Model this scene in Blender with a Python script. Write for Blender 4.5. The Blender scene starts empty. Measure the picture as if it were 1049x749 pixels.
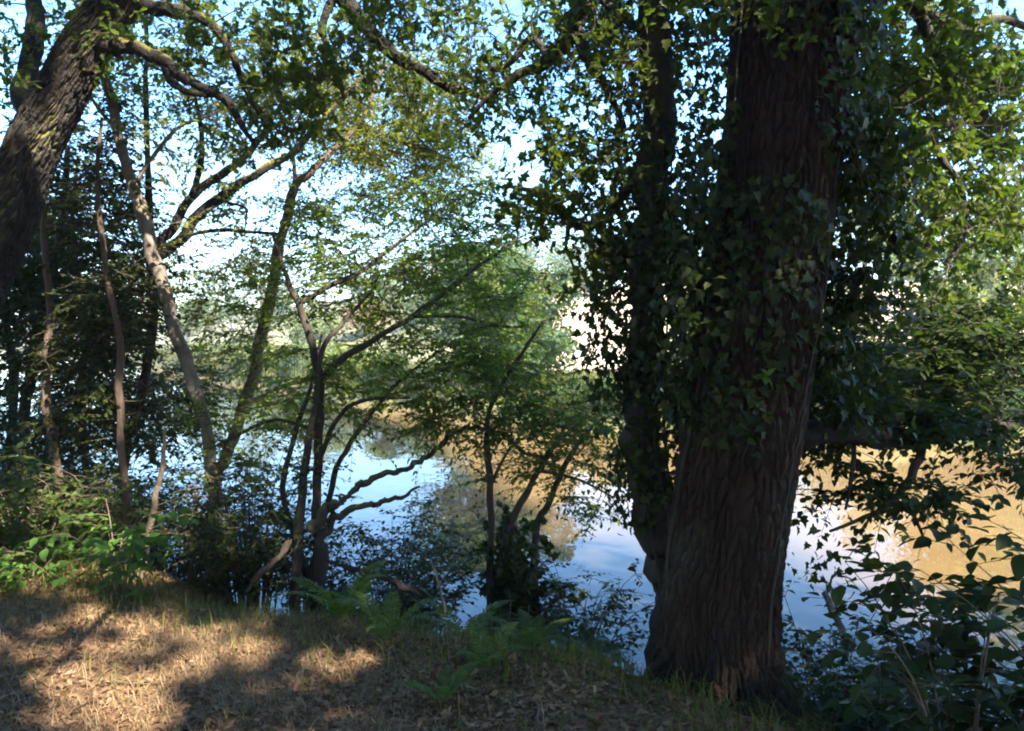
import bpy, math
import numpy as np
from mathutils import Matrix

# ------------------------------------------------------------------ basics
sc = bpy.context.scene
COL = sc.collection
F = 820.0                      # focal length in photo pixels (photo 1049 wide)
PITCH = math.radians(2.06)
CAM = np.array([0.0, 0.0, 1.6])
FWD = np.array([0, math.cos(PITCH), -math.sin(PITCH)])
UPV = np.array([0, math.sin(PITCH), math.cos(PITCH)])
RGT = np.array([1.0, 0, 0])
WATER_Z = -1.3
SUN_AZ = math.radians(142)     # clockwise from +Y
SUN_EL = math.radians(46)
SUN = np.array([math.sin(SUN_AZ)*math.cos(SUN_EL), math.cos(SUN_AZ)*math.cos(SUN_EL), math.sin(SUN_EL)])


def P(px, py, d):
    """where a sight line through photo point (px, py) is at depth d metres"""
    return CAM + d*(FWD + RGT*(px-524.5)/F - UPV*(py-374.5)/F)


def PP(pts):
    return np.array([P(*p[:3]) for p in pts])


def norm(v):
    n = np.linalg.norm(v, axis=-1, keepdims=True)
    return v/np.maximum(n, 1e-9)


def sstep(a, b, x):
    t = np.clip((x-a)/(b-a), 0, 1)
    return t*t*(3-2*t)


# ------------------------------------------------------------------ terrain
NB = np.array([(-400, 210), (-60, 38), (-12, 10.8), (-3.9, 6.2), (-1.7, 5.2), (-0.1, 4.5), (1.2, 3.75), (1.65, 3.15), (3, 1.7), (8, -1.5), (60, -30), (400, -200)], float)
FB = np.array([(-400, 520), (-60, 118), (-24, 60), (-8, 36), (2.3, 25), (13, 20.7), (40, 13), (400, -60)], float)
_r = np.random.default_rng(5)
_K = [(_r.normal(size=2)*f, _r.uniform(0, 6.28), a) for f, a in ((0.7, .05), (1.1, .04), (1.9, .03), (3.1, .02), (5.3, .012), (8.7, .008)) for _ in range(3)]
_L = [(_r.normal(size=2)*f, _r.uniform(0, 6.28), a) for f, a in ((.02, 1.2), (.05, .5), (.12, .25)) for _ in range(3)]


def bump(x, y):
    return sum(a*np.sin(k[0]*x+k[1]*y+p) for k, p, a in _K)


def roll(x, y):
    return sum(a*np.sin(k[0]*x+k[1]*y+p) for k, p, a in _L)


def near_t(x, y):
    return (np.interp(x, NB[:, 0], NB[:, 1])-y)*.87


def far_s(x, y):
    return (y-np.interp(x, FB[:, 0], FB[:, 1]))*.86


def height(x, y):
    x = np.asarray(x, float); y = np.asarray(y, float)
    b = bump(x, y)
    t = near_t(x, y)+b*2.2
    zn = -2.05+2.05*sstep(-3.5, .3, t)+b*.35*sstep(-1.6, .5, t)
    zn = zn-.16*np.clip(-t+.5, 0, .5)
    s = far_s(x, y)+b*3
    zf = -2.05+1.75*sstep(-1.6, 1.6, s)+.012*np.clip(s, 0, 40)
    hill = .135*np.clip(s-16, 0, 78)+.03*np.clip(s-94, 0, 300)
    zf = zf+hill+roll(x, y)*sstep(15, 50, s)
    return np.where(s > -2.5, np.maximum(zf, np.where(t > -4, zn, -9)), zn)


def gz(x, y):
    return float(height(x, y))


# ------------------------------------------------------------------ materials
def new_mat(name):
    m = bpy.data.materials.new(name); m.use_nodes = True
    nt = m.node_tree; nt.nodes.clear()
    out = nt.nodes.new('ShaderNodeOutputMaterial')
    return m, nt, out


def N(nt, t, **kw):
    n = nt.nodes.new('ShaderNode'+t)
    for k, v in kw.items():
        if k.startswith('i_'):
            n.inputs[k[2:].replace('_', ' ')].default_value = v
        else:
            setattr(n, k, v)
    return n


def ramp(nt, fac, stops):
    r = N(nt, 'ValToRGB')
    cr = r.color_ramp
    while len(cr.elements) < len(stops):
        cr.elements.new(.5)
    for e, (p, c) in zip(cr.elements, stops):
        e.position = p; e.color = (*c, 1)
    nt.links.new(fac, r.inputs[0])
    return r.outputs[0]


def leaf_mat(name, cols, trans, tmix=.42, rough=.55, spec=.14):
    """cols: 3 albedos picked leaf by leaf; trans: colour of light let through"""
    m, nt, out = new_mat(name)
    g = N(nt, 'NewGeometry')
    c = ramp(nt, g.outputs['Random Per Island'], [(0, cols[0]), (.55, cols[1]), (1, cols[2])])
    p = N(nt, 'BsdfPrincipled'); p.inputs['Roughness'].default_value = rough
    p.inputs['Specular IOR Level'].default_value = spec
    nt.links.new(c, p.inputs['Base Color'])
    t = N(nt, 'BsdfTranslucent')
    mx = N(nt, 'MixRGB', blend_type='MULTIPLY'); mx.inputs[0].default_value = 1
    nt.links.new(c, mx.inputs[1]); mx.inputs[2].default_value = (*trans, 1)
    nt.links.new(mx.outputs[0], t.inputs['Color'])
    s = N(nt, 'MixShader'); s.inputs[0].default_value = tmix
    nt.links.new(p.outputs[0], s.inputs[1]); nt.links.new(t.outputs[0], s.inputs[2])
    nt.links.new(s.outputs[0], out.inputs[0])
    return m


def bark_mat(name, dark, light, scale=9, stretch=.22, moss=0., patch=None, bumpd=.02, mosscol=(.10, .11, .025)):
    m, nt, out = new_mat(name)
    L = nt.links.new
    tc = N(nt, 'TexCoord')
    mp = N(nt, 'Mapping'); mp.inputs['Scale'].default_value = (1, 1, stretch)
    L(tc.outputs['Object'], mp.inputs[0])
    n1 = N(nt, 'TexNoise', i_Scale=scale, i_Detail=6, i_Roughness=.65); L(mp.outputs[0], n1.inputs['Vector'])
    v = N(nt, 'TexVoronoi', feature='DISTANCE_TO_EDGE'); v.inputs['Scale'].default_value = scale*2.6
    dv = N(nt, 'MixRGB'); dv.inputs[0].default_value = .06
    L(mp.outputs[0], dv.inputs[1]); L(n1.outputs['Color'], dv.inputs[2]); L(dv.outputs[0], v.inputs['Vector'])
    n2 = N(nt, 'TexNoise', i_Scale=2.3, i_Detail=4); L(tc.outputs['Object'], n2.inputs['Vector'])
    c = ramp(nt, n1.outputs['Fac'], [(.25, dark), (.75, light)])
    if patch:                                       # pale lichen blotches
        pr = ramp(nt, n2.outputs['Fac'], [(.52, (0, 0, 0)), (.62, (1, 1, 1))])
        pm = N(nt, 'MixRGB'); L(pr, pm.inputs[0]); L(c, pm.inputs[1]); pm.inputs[2].default_value = (*patch, 1); c = pm.outputs[0]
    if moss > 0:
        g = N(nt, 'NewGeometry'); sp = N(nt, 'SeparateXYZ'); L(g.outputs['Normal'], sp.inputs[0])
        a = N(nt, 'Math', operation='MULTIPLY_ADD'); L(n2.outputs['Fac'], a.inputs[0]); a.inputs[1].default_value = 2.2
        hz_ = N(nt, 'Math', operation='MULTIPLY'); L(sp.outputs['Z'], hz_.inputs[0]); hz_.inputs[1].default_value = .6; L(hz_.outputs[0], a.inputs[2])
        mr = N(nt, 'MapRange'); L(a.outputs[0], mr.inputs[0]); mr.inputs[1].default_value = 1.5-moss; mr.inputs[2].default_value = 1.95-moss
        mm = N(nt, 'MixRGB'); L(mr.outputs[0], mm.inputs[0]); L(c, mm.inputs[1]); mm.inputs[2].default_value = (*mosscol, 1); c = mm.outputs[0]
    p = N(nt, 'BsdfPrincipled'); p.inputs['Roughness'].default_value = .88; p.inputs['Specular IOR Level'].default_value = .25
    L(c, p.inputs['Base Color'])
    hs = N(nt, 'Math', operation='MULTIPLY_ADD'); L(v.outputs['Distance'], hs.inputs[0]); hs.inputs[1].default_value = 1.5; L(n1.outputs['Fac'], hs.inputs[2])
    b = N(nt, 'Bump'); b.inputs['Strength'].default_value = .9; b.inputs['Distance'].default_value = bumpd
    L(hs.outputs[0], b.inputs['Height']); L(b.outputs[0], p.inputs['Normal'])
    L(p.outputs[0], out.inputs[0])
    return m


M = {}
M['oak_leaf'] = leaf_mat('oak_leaf', [(0.0427, .06, 0.01152), (0.061, .085, 0.0144), (0.1037, .11, 0.018)], (1.9, 2.3, .9), .42)
M['light_leaf'] = leaf_mat('light_leaf', [(.12, .15, .03), (.17, .195, .036), (.24, .22, .045)], (1.7, 1.7, .7), .5)
M['alder_leaf'] = leaf_mat('alder_leaf', [(0.0893, 0.1281, 0.02284), (0.134, 0.1769, 0.02987), (0.1935, 0.2196, 0.03514)], (1.7, 2.0, .8), .52)
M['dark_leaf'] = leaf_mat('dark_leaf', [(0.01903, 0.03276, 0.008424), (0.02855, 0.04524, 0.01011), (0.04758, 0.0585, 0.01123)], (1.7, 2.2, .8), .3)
M['hazel_leaf'] = leaf_mat('hazel_leaf', [(0.06588, 0.096, 0.01728), (0.09516, 0.132, 0.02246), (0.1318, 0.168, 0.02765)], (1.9, 2.2, .8), .46)
M['ivy_leaf'] = leaf_mat('ivy_leaf', [(0.01708, .026, 0.0072), (0.02806, .04, 0.01008), (0.0549, .062, 0.01296)], (1.6, 2.2, .7), .25, .5, .18)
M['fresh_leaf'] = leaf_mat('fresh_leaf', [(.06, .12, .025), (.08, .16, .03), (.12, .19, .04)], (1.6, 1.8, .7), .45)
M['bramble_leaf'] = leaf_mat('bramble_leaf', [(0.0366, .06, 0.0144), (0.061, .09, 0.018), (0.1098, .14, 0.0288)], (1.7, 2., .8), .38)
M['yellow_leaf'] = leaf_mat('yellow_leaf', [(.22, .24, .03), (.28, .27, .03), (.32, .28, .05)], (1.4, 1.4, .6), .45)
M['fern_leaf'] = leaf_mat('fern_leaf', [(0.0488, .075, 0.01584), (0.0671, .10, 0.0216), (0.0976, .13, 0.0288)], (1.6, 1.9, .8), .4)
M['far_leaf'] = leaf_mat('far_leaf', [(.10, .14, .03), (.15, .185, .038), (.22, .22, .055)], (1.4, 1.5, .8), .4)
M['far_dark_leaf'] = leaf_mat('far_dark_leaf', [(.05, .085, .03), (.07, .11, .035), (.11, .14, .05)], (1.4, 1.6, .8), .4)
M['russet_leaf'] = leaf_mat('russet_leaf', [(.30, .20, .12), (.36, .26, .16), (.30, .28, .12)], (1.2, 1.1, .8), .4)
M['litter'] = leaf_mat('litter', [(.10, .052, .028), (.18, .10, .052), (.30, .19, .105)], (1.1, 1., .8), .15, .7, .2)
M['straw'] = leaf_mat('straw', [(.20, .125, .066), (.30, .195, .10), (.42, .30, .165)], (1.1, 1., .8), .25, .6, .3)
M['grass'] = leaf_mat('grass', [(0.061, .08, 0.0144), (0.0976, .11, 0.0216), (0.1952, .15, 0.036)], (1.4, 1.6, .7), .35)
M['oak_bark'] = bark_mat('oak_bark', (.009, .0055, .0038), (.052, .028, .0175), 14, .2, .14, (.040, .034, .026), .012, (.06, .065, .02))
M['mossy_bark'] = bark_mat('mossy_bark', (.02, .016, .013), (.036, .028, .022), 12, .9, .2, (.06, .05, .04), .012, (.20, .18, .03))
M['pale_bark'] = bark_mat('pale_bark', (.10, .078, .06), (.27, .22, .175), 14, .35, .12, (.10, .075, .055), .004, (.16, .15, .05))
M['dark_bark'] = bark_mat('dark_bark', (.022, .017, .013), (.07, .055, .042), 16, .3, .12, None, .006)
M['brown_bark'] = bark_mat('brown_bark', (.07, .045, .03), (.20, .14, .10), 16, .3, .1, None, .005)
M['wet_wood'] = bark_mat('wet_wood', (.012, .009, .007), (.038, .028, .021), 16, .3, 0, None, .005)
M['dead_wood'] = bark_mat('dead_wood', (.10, .07, .05), (.34, .25, .18), 18, .3, .05, None, .006)
M['grey_bark'] = bark_mat('grey_bark', (.10, .085, .07), (.24, .2, .165), 3, .3, 0, None, .01)


def ground_material():
    m, nt, out = new_mat('earth_and_field'); L = nt.links.new
    g = N(nt, 'NewGeometry'); a = N(nt, 'Attribute', attribute_name='zone')
    n1 = N(nt, 'TexNoise', i_Scale=1.7, i_Detail=6, i_Roughness=.6); L(g.outputs['Position'], n1.inputs['Vector'])
    n2 = N(nt, 'TexNoise', i_Scale=38, i_Detail=5, i_Roughness=.7); L(g.outputs['Position'], n2.inputs['Vector'])
    n3 = N(nt, 'TexNoise', i_Scale=.12, i_Detail=6, i_Roughness=.65); L(g.outputs['Position'], n3.inputs['Vector'])
    soil = ramp(nt, n2.outputs['Fac'], [(.3, (.05, .03, .018)), (.5, (.13, .085, .05)), (.72, (.25, .17, .10))])
    tint = ramp(nt, n1.outputs['Fac'], [(.35, (.75, .62, .5)), (.6, (1.15, 1.05, .95))])
    near = N(nt, 'MixRGB', blend_type='MULTIPLY'); near.inputs[0].default_value = 1; L(soil, near.inputs[1]); L(tint, near.inputs[2])
    field = ramp(nt, n3.outputs['Fac'], [(.3, (.36, .27, .15)), (.5, (.50, .38, .24)), (.7, (.55, .45, .31))])
    gr = ramp(nt, n3.outputs['Fac'], [(.3, (.045, .07, .018)), (.5, (.09, .11, .03)), (.7, (.17, .16, .06))])
    sp = N(nt, 'SeparateColor'); L(a.outputs['Color'], sp.inputs[0])
    m1 = N(nt, 'MixRGB'); L(sp.outputs['Red'], m1.inputs[0]); L(near.outputs[0], m1.inputs[1]); L(gr, m1.inputs[2])
    m2 = N(nt, 'MixRGB'); L(sp.outputs['Green'], m2.inputs[0]); L(m1.outputs[0], m2.inputs[1]); L(field, m2.inputs[2])
    p = N(nt, 'BsdfPrincipled'); p.inputs['Roughness'].default_value = .95; p.inputs['Specular IOR Level'].default_value = .15
    L(m2.outputs[0], p.inputs['Base Color'])
    b = N(nt, 'Bump'); b.inputs['Strength'].default_value = .8; b.inputs['Distance'].default_value = .02
    L(n2.outputs['Fac'], b.inputs['Height']); L(b.outputs[0], p.inputs['Normal'])
    L(p.outputs[0], out.inputs[0])
    return m


def water_material():
    m, nt, out = new_mat('silty_river_water'); L = nt.links.new
    g = N(nt, 'NewGeometry')
    mp = N(nt, 'Mapping'); mp.inputs['Scale'].default_value = (1, .55, 1); L(g.outputs['Position'], mp.inputs[0])
    n1 = N(nt, 'TexNoise', i_Scale=1.4, i_Detail=3); L(mp.outputs[0], n1.inputs['Vector'])
    n2 = N(nt, 'TexNoise', i_Scale=.16, i_Detail=4, i_Roughness=.6); L(g.outputs['Position'], n2.inputs['Vector'])
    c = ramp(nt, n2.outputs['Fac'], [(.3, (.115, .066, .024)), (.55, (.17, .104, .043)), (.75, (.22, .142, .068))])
    at = N(nt, 'Attribute', attribute_name='unshaded'); dm = N(nt, 'MixRGB'); L(at.outputs['Fac'], dm.inputs[0]); dm.inputs[1].default_value = (.018, .017, .012, 1); L(c, dm.inputs[2]); c = dm.outputs[0]  # shade on the near water is mixed in as a dark base colour
    p = N(nt, 'BsdfPrincipled'); p.inputs['Roughness'].default_value = .02; p.inputs['IOR'].default_value = 1.26
    L(c, p.inputs['Base Color'])
    b = N(nt, 'Bump'); b.inputs['Strength'].default_value = .5; b.inputs['Distance'].default_value = .02
    L(n1.outputs['Fac'], b.inputs['Height']); L(b.outputs[0], p.inputs['Normal'])
    L(p.outputs[0], out.inputs[0])
    return m


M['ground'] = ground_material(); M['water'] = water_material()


# ------------------------------------------------------------------ mesh building
def build(name, pieces, parent=None, base=(0, 0, 0), smooth=True):
    """pieces: list of (verts, tris, material); linked as ONE mesh object"""
    pieces = [p for p in pieces if p is not None and len(p[0])]
    mats = []
    V, T, MI, off = [], [], [], 0
    for v, t, m in pieces:
        if m not in mats:
            mats.append(m)
        V.append(np.asarray(v, np.float64)-np.asarray(base)); T.append(np.asarray(t)+off)
        MI.append(np.full(len(t), mats.index(m), np.int32)); off += len(v)
    V = np.concatenate(V); T = np.concatenate(T).astype(np.int32); MI = np.concatenate(MI)
    me = bpy.data.meshes.new(name)
    me.vertices.add(len(V)); me.vertices.foreach_set('co', V.astype(np.float32).ravel())
    me.loops.add(T.size); me.loops.foreach_set('vertex_index', T.ravel())
    me.polygons.add(len(T))
    me.polygons.foreach_set('loop_start', np.arange(0, T.size, 3, dtype=np.int32))
    for m in mats:
        me.materials.append(M[m])
    me.polygons.foreach_set('material_index', MI)
    me.polygons.foreach_set('use_smooth', np.full(len(T), smooth))
    me.update(calc_edges=True)
    o = bpy.data.objects.new(name, me); COL.objects.link(o)
    if parent is not None:
        o.parent = parent
    else:
        o.location = base
    return o


def tag(o, label=None, cat=None, group=None, kind=None):
    for k, v in (('label', label), ('category', cat), ('group', group), ('kind', kind)):
        if v:
            o[k] = v
    return o


def thing(name, label, cat, loc, group=None):
    o = bpy.data.objects.new(name, None); COL.objects.link(o)
    o.location = tuple(float(c) for c in loc); o.empty_display_size = .2
    return tag(o, label, cat, group)


def smoothline(pts, rad, n=6, wob=0., rng=None):
    pts = np.asarray(pts, float); rad = np.asarray(rad, float)
    p = np.vstack([2*pts[0]-pts[1], pts, 2*pts[-1]-pts[-2]])
    out, ro = [], []
    for i in range(len(pts)-1):
        a, b, c, d = p[i:i+4]
        for t in np.linspace(0, 1, n, endpoint=False):
            out.append(.5*((2*b)+(-a+c)*t+(2*a-5*b+4*c-d)*t*t+(-a+3*b-3*c+d)*t**3))
            ro.append(rad[i]*(1-t)+rad[i+1]*t)
    out.append(pts[-1]); ro.append(rad[-1])
    out = np.array(out); ro = np.array(ro)
    if wob and rng is not None:
        w = rng.normal(size=out.shape)
        w = (w+np.roll(w, 1, 0)+np.roll(w, -1, 0))/2
        w[0] = 0
        out = out+w*(ro*wob)[:, None]
    return out, ro


def frames(pts):
    d = norm(np.gradient(pts, axis=0))
    ref = np.array([0, 0, 1.]) if abs(d[0][2]) < .9 else np.array([0, 1., 0])
    u = norm(np.cross(d[0], ref)); U = [u]
    for i in range(1, len(pts)):
        u = U[-1]-d[i]*np.dot(U[-1], d[i]); U.append(norm(u))
    U = np.array(U); return d, U, np.cross(d, U)


def tube(pts, rad, k=8, lump=0., rng=None):
    d, U, W = frames(pts); n = len(pts)
    a = np.linspace(0, 2*np.pi, k, endpoint=False)
    r = np.repeat(rad[:, None], k, 1)
    if lump and rng is not None:
        g = rng.normal(size=(n, k)); g = (g+np.roll(g, 1, 0)+np.roll(g, 1, 1)+np.roll(g, -1, 0))/2
        r = r*(1+lump*g)
    V = pts[:, None]+r[..., None]*(np.cos(a)[None, :, None]*U[:, None]+np.sin(a)[None, :, None]*W[:, None])
    V = V.reshape(-1, 3)
    i, j = np.meshgrid(np.arange(n-1), np.arange(k), indexing='ij')
    A = i*k+j; B = i*k+(j+1) % k; Cc = A+k; D = B+k
    T = np.concatenate([np.stack([A, B, D], -1).reshape(-1, 3), np.stack([A, D, Cc], -1).reshape(-1, 3)])
    V = np.vstack([V, pts[-1]+d[-1]*rad[-1]*.4, pts[0]])
    e = len(V)-2; l = (n-1)*k
    jj = np.arange(k)
    T = np.vstack([T, np.stack([l+jj, l+(jj+1) % k, np.full(k, e)], -1), np.stack([(jj+1) % k, jj, np.full(k, e+1)], -1)])
    return V, T


def twigs(A, C, B, r0, r1, k=3, m=4):
    """many thin curved twigs at once (quadratic curve A-C-B)"""
    Nn = len(A)
    if Nn == 0:
        return np.zeros((0, 3)), np.zeros((0, 3), int)
    t = np.linspace(0, 1, m)[None, :, None]
    pts = (1-t)**2*A[:, None]+2*t*(1-t)*C[:, None]+t*t*B[:, None]
    d = norm(B-A); ref = np.where(np.abs(d[:, 2:3]) < .9, np.array([[0, 0, 1.]]), np.array([[1., 0, 0]]))
    u = norm(np.cross(d, ref)); w = np.cross(d, u)
    a = np.linspace(0, 2*np.pi, k, endpoint=False)
    r = (r0[:, None]*(1-t[0, :, 0])+r1[:, None]*t[0, :, 0])
    V = pts[:, :, None]+r[:, :, None, None]*(np.cos(a)[None, None, :, None]*u[:, None, None]+np.sin(a)[None, None, :, None]*w[:, None, None])
    V = V.reshape(-1, 3)
    i, j = np.meshgrid(np.arange(m-1), np.arange(k), indexing='ij')
    q = i*k+j; q2 = i*k+(j+1) % k
    T1 = np.concatenate([np.stack([q, q2, q2+k], -1).reshape(-1, 3), np.stack([q, q2+k, q+k], -1).reshape(-1, 3)])
    T = (T1[None]+(np.arange(Nn)*m*k)[:, None, None]).reshape(-1, 3)
    return V, T


# leaf shapes: half outline (x, y), y along the midrib 0..1
SH = {
    'oak': [(.03, .06), (.10, .14), (.07, .24), (.20, .36), (.12, .47), (.27, .62), (.17, .72), (.22, .86), (.08, .97)],
    'oak_s': [(.10, .16), (.08, .26), (.24, .42), (.14, .53), (.27, .70), (.12, .92)],
    'ovate': [(.13, .08), (.30, .26), (.31, .48), (.20, .74), (.07, .92)],
    'ovate_s': [(.22, .15), (.28, .48), (.14, .82)],
    'lance': [(.10, .15), (.14, .42), (.08, .75)],
    'ivy': [(.20, -.06), (.46, .12), (.27, .34), (.40, .52), (.17, .62)],
    'diamond': [(.26, .42)],
}


def leaf_tpl(kind, fold=.28, curl=.18):
    o = np.array(SH[kind], float)
    if len(o) == 1:
        V = np.array([(0, 0, 0), (0, 1, -curl), (o[0, 0], o[0, 1], fold*o[0, 0]), (-o[0, 0], o[0, 1], fold*o[0, 0])])
        return V, np.array([(0, 2, 1), (0, 1, 3)])
    k = len(o)
    mid = np.array([(0, 0, 0), (0, .45, 0), (0, 1, 0)], float)
    Rr = np.column_stack([o[:, 0], o[:, 1], fold*o[:, 0]]); Ll = Rr*np.array([-1, 1, 1])
    V = np.vstack([mid, Rr, Ll]); V[:, 2] -= curl*V[:, 1]**2
    T = [(1, 0, 3)]+[(1, 3+i, 4+i) for i in range(k-1)]+[(1, 2+k, 2)]
    T += [(1, 3+k, 0)]+[(1, 4+k+i, 3+k+i) for i in range(k-1)]+[(1, 2, 2+2*k)]
    return V, np.array(T)


# sun flecks on the path: gaps left in the leaves above (x, y, rx, ry) on the ground, found on the photograph
FLECKS = []


def add_fleck(px, py, rx, ry):
    d = 1.6*F/(py-345)*1.0
    c = P(px, py, d)
    FLECKS.append((c[0], c[1], rx/F*d*1.1, ry/F*d*d/1.6*.95))


for f in [(40, 655, 26, 17), (78, 697, 36, 20), (20, 735, 50, 16), (150, 690, 34, 20), (92, 628, 30, 9), (150, 640, 26, 10), (232, 672, 34, 14), (30, 690, 26, 12), (10, 660, 20, 12), (120, 660, 22, 10), (180, 735, 40, 10), (290, 660, 24, 8),
          (255, 640, 20, 9), (130, 725, 40, 12), (330, 690, 20, 9), (60, 740, 30, 10), (190, 655, 22, 8), (8, 605, 25, 8), (60, 612, 22, 6),
          (770, 690, 12, 16), (515, 668, 16, 7), (410, 690, 12, 6)]:
    add_fleck(*f)


# sun shafts: gaps in the canopy through which the sun reaches these places (point, radius)
SHAFTS = [(P(*q[:3]), q[3]) for q in [
    (330, 250, 6, .28), (420, 230, 6.3, .32), (500, 230, 6.8, .34), (460, 300, 6.5, .3), (540, 265, 7, .34), (400, 340, 6.2, .26), (300, 340, 6.2, .24), (440, 385, 6.4, .24), (250, 300, 7.5, .3),
    (520, 335, 6.8, .3), (360, 290, 6, .24), (470, 250, 6.6, .3), (400, 120, 8.4, .7), (350, 150, 8, .55), (450, 170, 8.6, .7), (300, 90, 7.6, .45), (560, 420, 6.6, .2), (600, 400, 6.6, .2), (350, 400, 6.3, .2),
    (980, 130, 5, .3), (920, 300, 5.2, .22), (1000, 350, 5.2, .26), (900, 385, 4.8, .16), (1030, 240, 5.2, .3), (930, 60, 5, .28), (1035, 400, 5.2, .2), (870, 300, 4.5, .12), (890, 190, 4.6, .16),
    (48, 88, 5.3, .12), (255, 188, 7, .22), (200, 220, 7, .16), (146, 225, 6.6, .14), (165, 290, 6.6, .14), (180, 335, 6.6, .12), (213, 470, 6.6, .12), (60, 495, 6.8, .1), (124, 400, 6.5, .14), 
    (110, 590, 5.6, .28), (180, 540, 6.2, .24), (60, 575, 5.8, .2), (300, 566, 5.8, .12), (838, 275, 4.1, .14), (785, 386, 3.8, .06), (540, 655, 4.7, .13), (785, 680, 4.0, .1), (210, 30, 5.8, .35), (330, 50, 5.8, .3), (600, 60, 5.2, .25)]]


_q = np.random.default_rng(77)
for (cx, cy, rx, ry, d0, d1, n, r) in [(430, 300, 130, 110, 6, 7.4, 60, .2), (960, 260, 90, 190, 4.6, 5.8, 34, .17), (410, 140, 90, 80, 7.6, 9, 14, .4), (600, 180, 60, 120, 4.7, 5.6, 10, .15), (230, 60, 60, 50, 5.3, 6.4, 6, .2),
                                       (60, 350, 80, 120, 6.5, 8.5, 16, .15), (130, 560, 140, 40, 5.6, 6.6, 12, .13), (1000, 600, 60, 70, 3.2, 4.2, 6, .09), (560, 430, 90, 50, 6.2, 6.8, 12, .14)]:
    for _ in range(n):
        a_, b_ = _q.uniform(0, 6.28), math.sqrt(_q.uniform()); SHAFTS.append((P(cx+rx*b_*math.cos(a_), cy+ry*b_*math.sin(a_), _q.uniform(d0, d1)), r*_q.uniform(.6, 1.4)))


def lit(pos, m=0.):
    """True where a leaf would stand in the sun's way to one of the flecks"""
    h = pos[:, 2:3]
    g = pos[:, :2]-SUN[:2]/SUN[2]*h
    hit = np.zeros(len(pos), bool)
    for x, y, rx, ry in FLECKS:
        hit |= ((g[:, 0]-x)/(rx+m))**2+((g[:, 1]-y)/(ry+m))**2 < 1
    hit &= pos[:, 2] > .35
    rel = pos-CAM; dp = np.maximum(rel @ FWD, .05)
    seen = (rel @ FWD > .3) & (np.abs(rel @ RGT)/dp < .68) & ((rel @ UPV)/dp < .49)
    open_ = ~seen | (np.modf(np.abs(np.sin(pos[:, 0]*91.7+pos[:, 1]*57.3+pos[:, 2]*33.1))*4375.5)[0] < .6)
    for c, r in SHAFTS:
        v = pos-c; t = v @ SUN
        hit |= open_ & (t > r+.35) & (np.linalg.norm(v-t[:, None]*SUN, axis=1) < r+m*.5)
    return hit


def leaves(pos, axis, nrm, size, kind, fold=.28, curl=.18):
    if len(pos) == 0:
        return np.zeros((0, 3)), np.zeros((0, 3), int)
    k = ~lit(pos, size*.24)
    pos, axis, nrm, size = pos[k], axis[k], nrm[k], size[k]
    tv, tt = leaf_tpl(kind, fold, curl)
    y = norm(axis); x = norm(np.cross(y, nrm)); z = np.cross(x, y)
    V = pos[:, None]+size[:, None, None]*(tv[None, :, 0:1]*x[:, None]+tv[None, :, 1:2]*y[:, None]+tv[None, :, 2:3]*z[:, None])
    T = tt[None]+(np.arange(len(pos))*len(tv))[:, None, None]
    return V.reshape(-1, 3), T.reshape(-1, 3)


def region_points(regs, rng, thin=1.):
    out = []
    for r in regs:
        if r[0] == 'w':
            _, x, y, z, rx, ry, rz, n = r
            v = rng.normal(size=(n, 3)); v = norm(v)*rng.uniform(0, 1, (n, 1))**.42
            out.append(np.array([x, y, z])+v*np.array([rx, ry, rz]))
        else:
            cx, cy, rx, ry, d0, d1, n = r; n = max(2, int(n*thin))
            a = rng.uniform(0, 2*np.pi, n); q = np.sqrt(rng.uniform(0, 1, n)); d = rng.uniform(d0, d1, n)
            px = cx+rx*q*np.cos(a); py = cy+ry*q*np.sin(a)
            out.append(np.array([P(a_, b_, c_) for a_, b_, c_ in zip(px, py, d)]))
    return np.concatenate(out) if out else np.zeros((0, 3))


def grow(skel, skr, tips, rng, lift=.15, thick=.011):
    """joins every tip to the nearest wood, nearest tips first, so that twigs fork as they go out"""
    if len(tips) == 0:
        return [np.zeros((0, 3))]*3+[np.zeros(0)]*2
    d = np.array([np.min(np.sum((skel-t)**2, 1)) for t in tips])
    nodes = np.empty((len(skel)+3*len(tips), 3)); nodes[:len(skel)] = skel; n = len(skel)
    rr = np.empty(len(nodes)); rr[:n] = skr
    A, Cc, B, r0, r1 = [], [], [], [], []
    for i in np.argsort(d):
        t = tips[i]
        j = int(np.argmin(np.sum((nodes[:n]-t)**2, 1)))
        a = nodes[j]; L = np.linalg.norm(t-a)
        c = (a+t)/2+rng.normal(size=3)*L*.13+np.array([0, 0, L*lift])
        ra = min(rr[j]*.8, .004+thick*L); rb = max(.0022, ra*.35)
        A.append(a); Cc.append(c); B.append(t); r0.append(ra); r1.append(rb)
        for s in (.5, .8, 1.):
            nodes[n] = (1-s)**2*a+2*s*(1-s)*c+s*s*t; rr[n] = ra*(1-s)+rb*s; n += 1
    return np.array(A), np.array(Cc), np.array(B), np.array(r0), np.array(r1)


UP = np.array([0, 0, 1.])


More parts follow.
